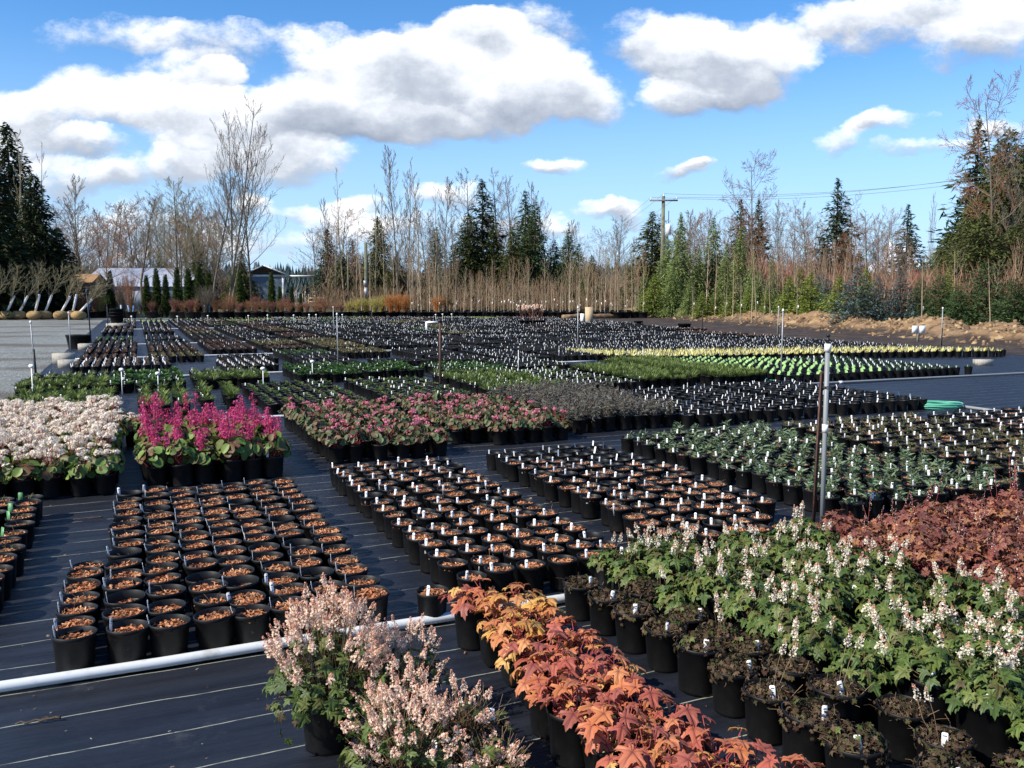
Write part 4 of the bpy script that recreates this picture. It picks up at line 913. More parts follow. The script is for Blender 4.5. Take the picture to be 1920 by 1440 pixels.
for i, (s, t, pk) in enumerate(ol):
    parts = [('pot', ME[pk], False), ('potting_soil', ME['sq_soil'] if pk == 'sq_pot' else ch('soil_big'), pk != 'sq_pot'), ('foliage', ME['yellow_few'][i % 2] if i in (1, 2) else ME['orange_leaf'][i % 5], True)]
    o = close('potted_orange_coral_bells', 'orange coral bells', f'orange leaved coral bells on the open fabric side, {ordw(i+1)} from the white pipe', 'orange coral bells on the open side', s, t, parts, 1.0, -.05 if pk == 'sq_pot' else None, None, 20+i)
    if i in (1, 4): q = part('price_sticker', ME['sticker'], o, -.0, (.03, -.071 if pk == 'sq_pot' else -.094, .10)); q.rotation_euler[0] = -.1
for i, (s, t) in enumerate([(1.62, 3.62), (1.63, 3.40), (1.63, 3.18), (1.63, 2.96), (1.62, 2.74), (1.62, 2.52), (1.64, 2.30), (1.67, 2.08), (1.74, 1.90)]):
    parts = [('pot', ME['sq_pot'], False), ('potting_soil', ME['sq_soil'], False), ('foliage', ME['orange_leaf'][(i*2+1) % 5] if i in (3, 4, 7) else ME['yellow_few'][i % 2] if i in (0, 1) else ME['orange_few'][i % 3], True)]
    close('potted_orange_coral_bells', 'orange coral bells', f'orange leaved coral bells on the withered side, {ordw(i+1)} from the white pipe', 'orange coral bells on the withered side', s, t, parts, .98, -.05, None, 220+i)
# the six rosy foamflowers standing on the open fabric
def pinkmesh(seed, nleaf, nspk, R0, H, hh, brown, L=.07, zf=.18, nf=48, fmat='pinkish_fl'):
    r = np.random.RandomState(seed); mb = MB(); n1 = int(nleaf*(1-brown))
    P = leaves(mb, PALM, max(4, n1), r, R0, .15, H, .04, .075, 0, jit=.8, core=.1, droop=.5); stems(mb, P[::2], r, .15, mat=1)
    if brown > 0:
        leaves(mb, PALM+HEU, int(nleaf*brown*2.2), r, R0*1.0, .12, H*.85, .018, .04, 2, jit=1.2, core=.1, droop=.8)
        for k in range(int(140*brown)):
            a = r.uniform(0, 6.28); u = r.uniform(0, R0); p = np.array([u*.4*math.cos(a), u*.4*math.sin(a), .16]); e = np.array([u*math.cos(a), u*math.sin(a), r.uniform(.2, .16+H)]); mb.tube([p, (p+e)/2+r.normal(0, .015, 3), e], .0011, 3, 1)
    k = 20; a = r.uniform(0, 6.28, k); O = np.stack([(R0*.8)*np.cos(a), (R0*.8)*np.sin(a), r.uniform(.08, .19, k)], 1); X, Y, Z = frame(O*[1, 1, 0]*5+r.normal(0, .3, (k, 3)), np.array([0, 0, -1.])+r.normal(0, .3, (k, 3))); mb.stamp(PALM[0], O, X, Y, Z, r.uniform(.03, .055, k), 0 if brown < .5 else 2)
    fol_ = mb.mesh('foliage', [M['green'], M['twig'], M['withered']])
    mb = MB()
    for k in range(nspk):  # upright spikes in a dome
        a = r.uniform(0, 6.28); u = math.sqrt(r.uniform(0, 1))*R0*1.05; h = hh*(1-.45*(u/R0)**2)*r.uniform(.72, 1.08)
        spike(mb, (u*.3*math.cos(a), u*.3*math.sin(a), zf), (u*math.cos(a), u*math.sin(a), zf+h), r, int(nf*1.2), .0145, L*r.uniform(.6, 1.15), .0048)
    return fol_, mb.mesh('flower_spikes', [M['twig'], M[fmat], M['pink_bud']])
def hang(fl, root): pass
pk = [(.60, 3.10, (31, 330, 130, .215, .27, .43, .1), 'large leafy rosy foamflower with green leaves hanging over its black pot', 1.05),
      (.90, 3.10, (32, 150, 38, .19, .18, .27, .7), 'half dried rosy foamflower touching the large leafy one', 1.0),
      (.74, 2.56, (33, 200, 60, .20, .19, .28, .55), 'rosy foamflower with mixed dead leaves and a white label at its rim', 1.0),
      (.80, 2.83, (36, 190, 30, .18, .20, .24, .7), 'half dried rosy foamflower squeezed between the leafy one and the labelled one', .98),
      (1.00, 2.70, (34, 150, 14, .17, .14, .20, .95), 'mostly dried foamflower with a few faded spikes beside the bare fabric', .98),
      (.98, 2.42, (35, 160, 20, .16, .12, .10, .9), 'low dried foamflower with small pink tufts, lowest in the frame', .98)]
for i, (s, t, a, lab, sc) in enumerate(pk):
    f_, s_ = pinkmesh(*a)
    o = close('potted_rosy_foamflower', 'rosy foamflower', lab, 'rosy foamflowers on the open fabric', s, t, [('pot', ME['pot_big'], False), ('potting_soil', ch('soil_big'), True), ('foliage', f_, False), ('flower_spikes', s_, False)], sc, 0, (.09, -.03, .17) if i in (2, 4) else None, 400+i, 'label_big')
# ---------------------------------------------------------------- pipes, risers, signs, tubs, blocks
def ZH(py, Y):
    yr = (py-720)/1610; return CAM_H+Y*(-math.sin(TH)-yr*math.cos(TH))/(math.cos(TH)-yr*math.sin(TH))
def XP(px, py, Y):
    yr = (py-720)/1610; return (px-960)/1610/(math.cos(TH)-yr*math.sin(TH))*Y
M['pvc'] = mat('white_pvc', (.62, .64, .65), .4, .4, noise=(9, (.40, .40, .38), .52, .75))
M['pvc_grey'] = mat('grey_pvc', (.22, .235, .24), .45, .4, noise=(5, (.22, .23, .23), .5, .8))
M['steel'] = mat('brown_steel', (.07, .035, .025), .7, .4, noise=(30, (.16, .07, .035), .5, .7))
M['black'] = mat('black_plastic', (.012, .012, .013), .5, .4)
M['galv'] = mat('galvanised', (.30, .31, .32), .5, .4, metal=.3)
M['concrete'] = mat('concrete', (.36, .34, .30), .9, .2, noise=(20, (.22, .2, .17), .5, .7))
M['wood'] = mat('weathered_wood', (.26, .23, .19), .85, .2, noise=(8, (.16, .13, .10), .45, .7))
M['tanboard'] = mat('tan_board', (.48, .36, .22), .8, .2)
M['hose'] = mat('green_hose', (.10, .38, .26), .4, .4)
M['white'] = mat('white_paint', (.78, .78, .76), .5, .3)
M['burlap'] = mat('burlap', (.36, .24, .11), .95, .1, noise=[(14, (.20, .13, .06), .45, .65), (60, (.46, .32, .16), .5, .7)], bump=(30, .8, .03))
def gpipe(s0, t0, s1, t1, r_, lab, m='pvc', couple=()):
    root = thing('drain_pipe', lab, 'ground pipe', W(s0, t0, 0)); mb = MB(); n = max(6, int(math.hypot(s1-s0, t1-t0)/.6)); p0 = np.array(W(s0, t0)); rr_ = np.random.RandomState(int(t0*10)+3)
    P = np.array([np.array(W(s0+(s1-s0)*i/n+rr_.normal(0, .004), t0+(t1-t0)*i/n+rr_.normal(0, .006), r_+.016))-p0 for i in range(n+1)])
    mb.tube(P, r_, 14, cap=True); mb.build('pipe', M[m], root, True)
    for c in couple:
        d = nrm(P[-1]-P[0]); c0 = np.array(W(s0+(s1-s0)*c, t0+(t1-t0)*c, r_+.016))-p0; q = MB(); q.tube([c0-d*.05, c0+d*.05], r_*1.25, 14, cap=True); q.build('coupling', M['white'], root, True)
gpipe(-2.6, 4.06, 3.3, 4.08, .024, 'white pipe lying in front of the first bark pots')
gpipe(3.4, 4.22, 6.3, 4.3, .022, 'short white pipe showing between foamflowers and the grey-green pots')
gpipe(-2.2, 11.92, 10.9, 12.1, .020, 'white pipe running behind the bergenias and bark beds')
gpipe(11.0, 12.42, 21.5, 12.22, .021, 'long pale pipe along the lime labelled pots', 'pvc_grey', (.12,))
gpipe(11.35, 4.0, 11.22, 9.65, .022, 'grey side pipe along the edge of the empty fabric', 'pvc_grey')
gpipe(-1.9, 18.82, 10.6, 18.9, .020, 'white pipe behind the round white signs')
gpipe(-1.6, 24.85, 12, 24.95, .020, 'white pipe before the bronze leaved pots')
gpipe(-1.5, 31.4, 15, 31.6, .020, 'white pipe behind the bronze leaved pots')
gpipe(-1.4, 45.0, 12, 45.1, .022, 'thin pale pipe in the far beds')
gpipe(-1.4, 59.4, 16, 58.9, .025, 'farthest pale pipe in front of the big shrub pots')
gpipe(13.8, 18.9, 16.4, 18.85, .022, 'short grey pipe piece between beds', 'pvc_grey')
# the tall riser with its steel stake
def main_riser():
    x, y, _ = G(1538, 1000); x += .01; root = thing('sprinkler_riser', 'tall grey sprinkler riser tied to a brown steel stake behind the foamflowers', 'sprinkler', (x, y, 0))
    top = ZH(652, y); dx = XP(1552, 652, y)-x
    q = MB(); q.tube([(0, 0, 0), (dx*.5, 0, top*.5), (dx, 0, top)], .0165, 16, cap=True); q.build('pipe', M['pvc_grey'], root, True)
    for z, h, r_ in ((top, .055, .022), (ZH(803, y), .055, .021)):
        k = z/top; q = MB(); q.tube([(dx*k, 0, z-h/2), (dx*(k+h/2/top), 0, z+h/2)], r_, 16, cap=True); q.build('coupling', M['white'], root, True)
    c = (dx, 0, top+.03); q = MB(); q.lathe([(.001, 0), (.012, 0), (.013, .018), (.018, .02), (.018, .03), (.010, .034), (.009, .05), (.015, .052), (.013, .062), (.001, .064)], 14, c); q.build('sprinkler_head', M['black'], root, True)
    sx = XP(1532, 860, y)-x; q = MB(); q.box((sx, .03, .56), (.026, .004, 1.2)); q.box((sx-.011, .018, .56), (.004, .02, 1.2)); o = q.build('steel_stake', M['steel'], root); o.rotation_euler[1] = .020
    for z in (ZH(728, y), ZH(985, y)):
        q = MB(); a = np.linspace(0, 2*math.pi, 15); q.tube([(dx*z/top+.026*math.cos(b)-.006, .012+.03*math.sin(b), z+.004*math.sin(2*b)) for b in a], .0028, 5); q.tube([(dx*z/top+.026*math.cos(b)-.006, .012+.03*math.sin(b), z+.012) for b in a], .0028, 5); q.build('rubber_tie', M['black'], root, True)
main_riser()
def riser(px, pyb, pyt, lab, r_=.011, m='galv', low=0.0, lean=0.0, head=True, lowm='steel'):
    x, y, _ = G(px, pyb); top = ZH(pyt, y); root = thing('sprinkler_riser', lab, 'sprinkler', (x, y, 0)); q = MB(); q.tube([(0, 0, 0), (lean*top*.5, 0, top*.5), (lean*top, 0, top)], r_, 8, cap=True); q.build('pipe', M[m], root, True)
    if low: q = MB(); q.tube([(.012, .0, 0), (.012+lean*top*low, 0, top*low)], r_*1.7, 6, cap=True); q.build('stake', M[lowm], root)
    if head: q = MB(); q.lathe([(.001, 0), (r_*1.6, 0), (r_*1.9, .03), (r_*1.2, .035), (r_*1.2, .05), (.001, .055)], 8, (lean*top, 0, top)); q.build('sprinkler_head', M['white' if m == 'galv' else 'black'], root, True)
riser(67, 714, 606, 'grey sprinkler riser with a dark lower half beside the gravel', .013, low=.55, lean=-.03, lowm='black')
riser(133, 668, 588, 'slim grey riser standing by the concrete blocks', .014)
riser(171, 647, 553, 'leaning black riser beside the big black tub', .022, 'black', lean=-.03)
riser(203, 624, 572, 'thin black riser in front of the stacked pots', .016, 'black')
riser(634, 694, 591, 'grey riser with a white foot amid the ground cover pots', .012)
riser(626, 632, 577, 'dull grey riser behind the white-footed one', .015)
riser(698, 630, 576, 'thin dark riser before the orange dogwood', .014, 'black')
riser(826, 737, 604, 'thick rusty brown stake riser behind the second pink bed', .021, 'steel')
riser(906, 606, 574, 'small dark riser by the fresh green block', .016, 'black')
riser(999, 620, 577, 'brown riser among the dried white flower heads', .018, 'steel')
riser(1083, 666, 578, 'grey-black riser midfield before the white post and board', .014, 'galv', low=.5, lowm='black')
riser(1134, 618, 577, 'dark riser before the sawn log', .017, 'black')
riser(1317, 620, 577, 'thin dark riser in the dark soil near the black tubs', .015, 'black')
riser(1457, 645, 577, 'leaning grey riser standing behind its green twin', .015, 'galv', low=.5, lean=.01, lowm='black')
riser(1464, 714, 584, 'greenish grey riser beside the lime labelled pots', .013, 'galv', low=.12, lowm='black')
riser(1496, 612, 577, 'faint dark riser before the yellow-green conifers', .015, 'black')
riser(1764, 651, 579, 'grey riser beside the double white sign', .015, 'galv', low=.5, lowm='black')
# round-headed white signs
def rsign(px, pyb, pyt, lab, turn=0.0, w=.036):
    x, y, _ = G(px, pyb, .12); top = ZH(pyt, y); root = thing('plant_sign', lab, 'plant sign', (x, y, 0), turn)
    q = MB(); q.box((0, 0, top*.45), (.014, .003, top*.9)); q.build('stake', M['tag'], root)
    q = MB(); n = 18; pts = [(w*math.cos(a)*1.15, w*math.sin(a)*.85) for a in np.linspace(0, 2*math.pi, n, endpoint=False)]
    q.add([(x_, -.004, top-w*.8+z_) for x_, z_ in pts]+[(x_, .0, top-w*.8+z_) for x_, z_ in pts], [tuple(range(n)), tuple(range(2*n-1, n-1, -1))]+[(i, i+n, (i+1) % n+n, (i+1) % n) for i in range(n)]); q.build('sign_head', M['tag'], root)
rsign(62, 745, 683, 'white round-headed sign among the perennials at the gravel edge')
rsign(229, 728, 690, 'white round-headed sign among the dark leafy pots')
rsign(297, 728, 697, 'leaning oval sign beside the upright one', .3)
rsign(494, 728, 688, 'white oval sign at the corner of the short bright bed', .15)
rsign(586, 706, 675, 'white round-headed sign in the ground cover pots by the riser', 0)
rsign(972, 700, 650, 'thin white stick in the labelled green bed', .2, .014)
rsign(1205, 672, 652, 'slanting white stick at the head of the grass bed', .2, .014)
def far_sign(i, px, pyb, pyt): rsign(px, pyb, pyt, f'small far white sign along the last pale pipe, {ordw(i+1)} from the gravel', 0, .045)
for i, (px, b_) in enumerate([(247, 607), (333, 607), (390, 606), (466, 606), (502, 605), (551, 605), (580, 604), (593, 604), (642, 604), (817, 604), (830, 603), (847, 603)]): far_sign(i, px, b_, b_-15)
def dsign():
    x, y, _ = G(1720, 645); root = thing('notice_post', 'wooden post with two white notice sheets at the soil edge', 'notice post', (x, y, 0)); h = ZH(610, y)
    q = MB(); q.box((0, 0, h/2), (.07, .07, h)); q.build('post', M['wood'], root)
    for sx in (-.13, .13): q = MB(); q.box((sx, -.045, h-.14), (.2, .012, .25)); q.build('notice', M['tag'], root)
dsign()
def bigpot_mesh(r_, h, n=22):
    mb = MB(); mb.lathe([(.01, 0), (r_*.80, 0), (r_*.81, .02), (r_*.97, h*.86), (r_*1.0, h*.865), (r_*1.03, h*.98), (r_*1.03, h), (r_*.98, h), (r_*.92, h*.80)], n); disc(mb, r_*.92, h*.83, n, 1, .01); return mb.mesh('pot', [M['pot'], M['soil']], True)
ME['bigpot'] = bigpot_mesh(.30, .42); ME['tub'] = bigpot_mesh(.42, .36)
def emptytub(px, py, sc, lab, nm='plastic_tub'):
    o = bpy.data.objects.new(nm, ME['bigpot']); C.objects.link(o); o.location = G(px, py, .0); o.scale = sc; tag(o, lab, 'plastic tub')
emptytub(148, 654, (1.25, 1.05, 1.05), 'large empty black tub standing on the gravel beside a leaning riser')
emptytub(1283, 622, (1.0, 1.0, .9), 'tall black tub in the dark soil'); emptytub(1250, 619, (1.35, 1.1, .42), 'flat black tub beside the taller one'); emptytub(1197, 612, (.8, .8, .7), 'dark green-black bucket in the soil')
def block(px, py, rz, lab, m='concrete', size=(.4, .2, .19), holes=True):
    x, y, _ = G(px, py); root = thing('concrete_block', lab, 'concrete block', (x, y, .004), rz); L_, w_, h = size; q = MB()
    if holes:
        for a, b, c, d in ((0, -w_/2+.015, L_, .03), (0, w_/2-.015, L_, .03)): q.box((a, b, h/2), (c, d, h))
        for a in (-L_/2+.015, 0, L_/2-.015): q.box((a, 0, h/2), (.03, w_-.064, h-.004))
    else: q.box((0, 0, h/2), size)
    q.build('block_shell', M[m], root)
block(1843, 685, .1, 'pale hollow block alone on the empty fabric', 'concrete', (.40, .2, .14))
block(128, 690, .3, 'concrete block at the gravel edge, lower one of two'); block(121, 682, .25, 'concrete block at the gravel edge behind another', size=(.5, .2, .26)); block(161, 656, .2, 'yellowish block beside the bronze leaved pots')
block(220, 617, .1, 'concrete block carrying the stacked pots', size=(.9, .45, .28))
def stack():
    x, y, _ = G(220, 616); root = thing('stacked_pots', 'nested stack of black pots on a concrete block', 'pot stack', (x, y, .285)); 
    for k in range(3):
        o = part('pot', ME['bigpot'], root, 0, (0, 0, .16*k)); o.scale = (1.1, 1.1, .9)
stack()
def hose(px, py, lab, R0, loops, seed):
    x, y, _ = G(px, py); r = random.Random(seed); P = []
    for k in range(loops*24):
        a = k/24*2*math.pi; q = R0*(1+.12*math.sin(k*.11+seed)); P.append((q*math.cos(a)*1.25, q*.8*math.sin(a), .025+.013*(k/24)+.004*math.sin(k)))
    root = MB(); root.tube(P, .011, 7); o = root.build('garden_hose', M['hose'], None, True, (x, y, 0)); tag(o, lab, 'garden hose')
hose(1757, 767, 'coiled pale green hose at the end of the bark pots', .26, 6, 1); hose(1462, 716, 'single green hose loop by the greenish riser', .28, 2, 2)
# board, post, white elbow pipe, log, brown sack area near the far end
def far_bits():
    x, y, _ = G(1092, 607); root = thing('white_post', 'short white post at the far end of the beds', 'post', (x, y, 0)); q = MB(); q.tube([(0, 0, 0), (0, 0, ZH(588, y))], .12, 14, cap=True); q.build('post_body', M['white'], root, True)
    o = MB(); o.box((0, 0, .5), (.45, .03, 1.0)); w_ = o.build('leaning_board', M['tanboard'], None, False, (x+.35, y-.5, .0)); w_.rotation_euler[0] = -.25; tag(w_, 'tan board leaning against the white post', 'board')
    x, y, _ = G(800, 626); root = thing('pipe_stub', 'white upright pipe elbow standing among the far pots', 'pipe elbow', (x, y, 0)); h = ZH(603, y); q = MB(); q.tube([(0, 0, 0), (0, 0, h)], .05, 12, cap=True); q.build('upright_pipe', M['white'], root, True); q = MB(); q.tube([(0, 0, h-.03), (.5, 0, h-.03)], .045, 12, cap=True); q.build('cross_pipe', M['white'], root, True); q = MB(); q.tube([(.48, 0, 0), (.48, 0, h-.04)], .02, 8, cap=True); q.build('thin_pipe', M['black'], root, True)
    x0, y0, _ = G(1055, 600); x1, y1, _ = G(1165, 598); r = np.random.RandomState(2); q = MB(); P = np.linspace([0, 0, .2], [x1-x0, y1-y0, .2], 12)+r.normal(0, .02, (12, 3)); q.tube(P, .19+r.normal(0, .012, 12), 12, cap=True); o = q.build('sawn_log', mat('log_bark', (.30, .20, .11), .9, .1, noise=(3, (.14, .09, .06), .4, .6)), None, True, (x0, y0, 0)); tag(o, 'long pale log lying on the soil at the far end', 'log')
far_bits()
# ---------------------------------------------------------------- buildings
M['siding'] = mat('blue_grey_siding', (.15, .20, .25), .7, .3)
M['darkroof'] = mat('dark_gable', (.06, .04, .03), .8, .2)
M['metalroof'] = mat('pale_metal_roof', (.56, .60, .68), .35, .5, metal=.2, noise=(.4, (.44, .48, .58), .4, .7))
M['glasspane'] = mat('window_glass', (.05, .07, .09), .1, .6)
M['brick'] = mat('shed_boards', (.30, .17, .09), .85, .2, noise=(3, (.20, .11, .06), .4, .6))
M['shingle'] = mat('shed_roof', (.33, .19, .09), .8, .2)
def house():
    Y = 110.0; X = lambda px: XP(px, 530, Y); x0, x1 = X(457), X(530); zb = .5; ze = ZH(517, Y); zp = ZH(497, Y); D = 9.0
    root = thing('blue_house', 'small house with blue-grey siding, white trim and a flat porch roof', 'house', (x0, Y, 0), .27); w = x1-x0; q = MB()
    q.box((w/2, D/2, (zb+ze)/2), (w, D, ze-zb))
    k = 22
    for i in range(k):
        z = zb+(ze-zb)*(i+.5)/k; q.add([(0, -.002, z-.09), (w, -.002, z-.09), (w, -.05, z-.085), (0, -.05, z-.085)], [(0, 1, 2, 3)]); q.add([(0, -.05, z-.085), (w, -.05, z-.085), (w, -.01, z+.09), (0, -.01, z+.09)], [(0, 1, 2, 3)])
    q.build('wall', M['siding'], root)
    q = MB(); q.add([(0, -.03, ze+.14), (w, -.03, ze+.14), (w/2, -.03, zp-.12)], [(0, 1, 2)]); q.build('gable', M['darkroof'], root)
    q = MB(); e = .45
    for (a, za, b, zc) in ((-e, ze+.02, w/2, zp+.05), (w/2, zp+.05, w+e+.4, ze+.02)):
        q.add([(a, -.5, za), (b, -.5, zc), (b, D+.4, zc), (a, D+.4, za), (a, -.5, za-.15), (b, -.5, zc-.15), (b, D+.4, zc-.15), (a, D+.4, za-.15)], [(0, 1, 2, 3), (4, 7, 6, 5), (0, 4, 5, 1), (1, 5, 6, 2), (2, 6, 7, 3), (3, 7, 4, 0)])
    rf = q.build('roof', M['white'], root)
    q = MB(); q.lathe([(.13, 0), (.13, .9), (.2, .9), (.2, 1.05), (.02, 1.1)], 8, (w*.3, 2, zp-.6)); q.build('chimney', M['galv'], rf)
    q = MB(); q.box((w/2, -.07, ze+.02), (w+.1, .1, .24)); q.box((w/2, -.08, zb-.15), (w*.98, .1, .28)); q.box((w-.1, -.09, (zb+ze)/2), (.28, .12, ze-zb)); q.box((.07, -.09, (zb+ze)/2), (.14, .12, ze-zb)); q.build('trim', M['white'], root)
    px = X(592)-x0; q = MB(); q.box(((w+px)/2+.1, 2.2, ze+.0), (px-w+.2, 4.6, .2)); q.build('porch_roof', M['white'], root)
    q = MB(); q.box(((w+px)/2-.3, 2.2, zb+.0), (px-w-.6, 4.2, .22)); q.build('porch_floor', M['white'], root)
    for k in range(3): q = MB(); q.box((w+.9+k*1.15+.6, .25, (zb+ze)/2-1.0), (.14, .14, 1.7)); q.build('post', M['white'], root)
    q = MB(); q.box((w+1.7, .2, zb+1.35), (3.0, .06, .08))
    for k in range(12): q.box((w+.3+k*.25, .2, zb+.7), (.05, .04, 1.2))
    q.build('railing', M['white'], root)
    q = MB(); q.box((w*.55, -.0, .2), (w*.8, .3, .5)); q.build('skirting', M['siding'], root)
    # neighbouring car behind the porch
    c = thing('parked_car', 'dark blue car parked beyond the porch railing', 'car', (X(563), Y+6, 0)); q = MB()
    pr = [(-2.1, .35), (2.1, .35), (2.15, .8), (1.9, 1.0), (1.1, 1.08), (.5, 1.5), (-1.1, 1.52), (-1.8, 1.1), (-2.15, .95)]
    n = len(pr); q.add([(a, -.85, b) for a, b in pr]+[(a, .85, b) for a, b in pr], [tuple(range(n)), tuple(range(2*n-1, n-1, -1))]+[(i, i+n, (i+1) % n+n, (i+1) % n) for i in range(n)]); q.build('body', mat('car_paint', (.02, .035, .09), .25, .6), c)
    for a in (-1.3, 1.3):
        for b in (-.8, .8): q = MB(); q.tube([(a, b-.1, .33), (a, b+.1, .33)], .33, 16, cap=True); q.build('wheel', M['black'], c)
    q = MB(); q.add([(.95, -.86, 1.08), (.45, -.86, 1.44), (-1.05, -.86, 1.45), (-1.6, -.86, 1.1)], [(0, 1, 2, 3)]); q.build('window', M['glasspane'], c)
house()
def barn():
    Y = 96.0; x0, x1 = XP(146, 520, Y), XP(348, 520, Y); zt = ZH(500, Y); ze = ZH(537, Y); w = x1-x0
    root = thing('long_shed', 'long shed with a pale metal roof behind the columnar cedars', 'shed', (x0, Y, 0)); q = MB()
    q.add([(-.2, 0, ze), (w+.3, 0, ze), (w, 5, zt), (0, 5, zt), (w, 10, ze), (0, 10, ze)], [(0, 1, 2, 3), (3, 2, 4, 5)])
    for k in range(40): a = w*k/40; q.add([(a, -.01, ze+.03), (a+.05, -.01, ze+.03), (a+.05, 5, zt+.03), (a, 5, zt+.03)], [(0, 1, 2, 3)])
    q.build('roof', M['metalroof'], root); q = MB(); q.box((w/2, 5, ze/2), (w-.4, 9.4, ze-.02)); q.build('wall', mat('shed_wall', (.20, .23, .30), .8, .2, noise=(.6, (.32, .34, .40), .45, .7)), root)
    for k in (.35, .62): q = MB(); q.box((w*k, .25, ze*.45), (1.1, .08, ze*.7)); q.build('door', M['darkroof'], root)
barn()
def shed():
    Y = 82.0; x0, x1 = XP(125, 530, Y), XP(172, 530, Y); zt = ZH(513, Y); ze = ZH(529, Y); w = x1-x0; root = thing('brown_shed', 'small brown shed with two white framed windows', 'shed', (x0, Y, 0)); q = MB(); q.box((w/2, 1.5, ze/2), (w, 3, ze)); q.build('wall', M['brick'], root)
    q = MB(); q.add([(-.15, -.25, ze-.03), (w+.15, -.25, ze-.03), (w+.15, 1.5, zt), (-.15, 1.5, zt), (w+.15, 3.2, ze-.03), (-.15, 3.2, ze-.03)], [(0, 1, 2, 3), (3, 2, 4, 5)]); q.add([(w, 0, ze), (w, 3, ze), (w, 1.5, zt-.05)], [(0, 1, 2)]); q.build('roof', M['shingle'], root)
    for k in (.22, .78):
        q = MB(); q.box((w*k, -.03, ze*.62), (.62, .08, .8)); f_ = q.build('window', M['glasspane'], root); q = MB()
        for a, b, c, d in ((-.31, 0, .07, .86), (.31, 0, .07, .86), (0, .4, .69, .07), (0, -.4, .69, .07), (0, 0, .05, .8), (0, 0, .6, .05)): q.box((w*k+a, -.09, ze*.62+b), (c, .04, d))
        q.build('frame', M['white'], f_)
shed()
def rail_fence(x0, x1, Y, h, lab, m='wood', n=9):
    root = thing('rail_fence', lab, 'fence', (x0, Y, 0)); q = MB(); w = x1-x0
    for k in range(3): q = MB(); q.box((w/2, 0, h*(.35+.3*k)), (w, .05, .12)); q.build('rail', M[m], root)
    for k in range(n): q = MB(); q.box((w*k/(n-1), .06, h/2), (.1, .06, h)); q.build('post', M[m], root)
rail_fence(XP(578, 550, 98), XP(730, 550, 98), 98, 1.35, 'weathered rail fence beyond the potted shrubs', 'tanboard')
# utility poles and wires
M['pole'] = mat('pole_wood', (.17, .18, .12), .85, .2, noise=(4, (.11, .10, .07), .4, .6))
def pole(px, pyt, Y, lab, arm=True, r_=.16, box_=False):
    x = XP(px, 480, Y); h = ZH(pyt, Y); root = thing('utility_pole', lab, 'utility pole', (x, Y, 0)); q = MB(); q.tube([(0, 0, 0), (0, 0, h)], [r_*1.25, r_*.85], 12, cap=True); q.build('pole_shaft', M['pole'], root, True)
    if arm:
        q = MB(); q.box((0, -.16, h-.35), (2.3, .11, .13)); a_ = q.build('crossarm', M['wood'], root)
        for k in (-1, .0, 1): q = MB(); q.lathe([(.03, 0), (.05, .06), (.03, .12), (.045, .17), (.01, .2)], 8, (k*1.05, -.16, h-.285 if k else h)); q.build('insulator', M['white'], root)
        q = MB(); q.lathe([(.02, 0), (.23, .03), (.24, .75), (.2, .82), (.05, .9)], 14, (.42, -.25, h-3.15)); q.build('transformer', M['white'], root, True)
        q = MB(); q.tube([(.42, -.25, h-2.3), (.42, -.22, h-1.2)], .03, 6); q.build('fuse_holder', M['black'], root)
    if box_: q = MB(); q.box((0, -.3, 1.9), (.34, .22, .9)); q.box((-.05, -.3, 2.75), (.3, .2, .5)); q.build('meter_box', M['galv'], root)
    return x, h
pxx, ph = pole(1242, 368, 72, 'tall greenish power pole with crossarm and white transformer')
px2, ph2 = pole(686, 455, 82, 'thick bare pole with a grey meter box at its foot', False, .17, True)
px3, ph3 = pole(1056, 462, 170, 'distant power pole hidden among the trees', True, .14)
pole(652, 478, 84, 'slim grey post beside the thick bare pole', False, .07)
def wire(a, b, sag, lab, r_=.012):
    a = np.array(a, float); b = np.array(b, float); t = np.linspace(0, 1, 24)[:, None]; P = a+(b-a)*t; P[:, 2] -= sag*4*(t*(1-t))[:, 0]; q = MB(); q.tube(P-a, r_, 4); o = q.build('power_line', M['galv'] if r_ > .02 else M['pole'], None, False, tuple(a)); tag(o, lab, 'power line')
for k, e in ((-1.05, 'first'), (0, 'middle'), (1.05, 'last')):
    zt = ph-.1 if k else ph+.2
    wire((pxx+k, 72-.16, zt), (46+k*1.2, 60, ZH(262, 60)+k*.5+.0), 1.3, f'power line climbing from the pole towards the tall firs, {e} of three')
    wire((pxx+k, 72-.16, zt), (px3+k, 170-.16, ph3-.1 if k else ph3+.2), 1.6, f'power line dropping from the pole to the distant pole, {e} of three')
wire((pxx, 72.1, 6.0), (52, 66, 5.4), .5, 'dark low cable crossing behind the nursery conifers', .018)
# ---------------------------------------------------------------- trees
for nm, ramp, tl in (('fir', [(.014, .030, .018), (.026, .050, .024), (.045, .072, .032), (.02, .038, .024)], .1), ('cedar', [(.045, .065, .018), (.08, .10, .028), (.12, .135, .038), (.06, .08, .022), (.10, .095, .03)], .15),
                     ('darkcedar', [(.018, .030, .012), (.032, .048, .018), (.05, .064, .025)], .08), ('nurs', [(.12, .16, .03), (.19, .24, .045), (.27, .31, .06), (.07, .11, .025)], .2), ('weep', [(.11, .16, .05), (.17, .225, .07), (.24, .29, .10)], .2),
                     ('blue', [(.045, .075, .068), (.075, .115, .105), (.12, .17, .16), (.03, .05, .045)], .1), ('dkgreen', [(.026, .052, .018), (.048, .085, .028), (.08, .12, .04)], .12), ('thuja', [(.03, .055, .012), (.055, .09, .02), (.09, .12, .03)], .15), ('gold', [(.28, .25, .03), (.36, .33, .05), (.18, .19, .03)], .25)):
    M[nm] = mat(nm+'_needles', None, .75, .2, ramp=ramp, transl=tl, objrand=.12)
M['barkgrey'] = mat('grey_bark', (.17, .145, .115), .9, .2, noise=(5, (.10, .08, .06), .4, .65), objrand=.2)
M['barkpale'] = mat('pale_bark', (.38, .31, .20), .85, .2, noise=(6, (.24, .18, .12), .4, .65), objrand=.15)
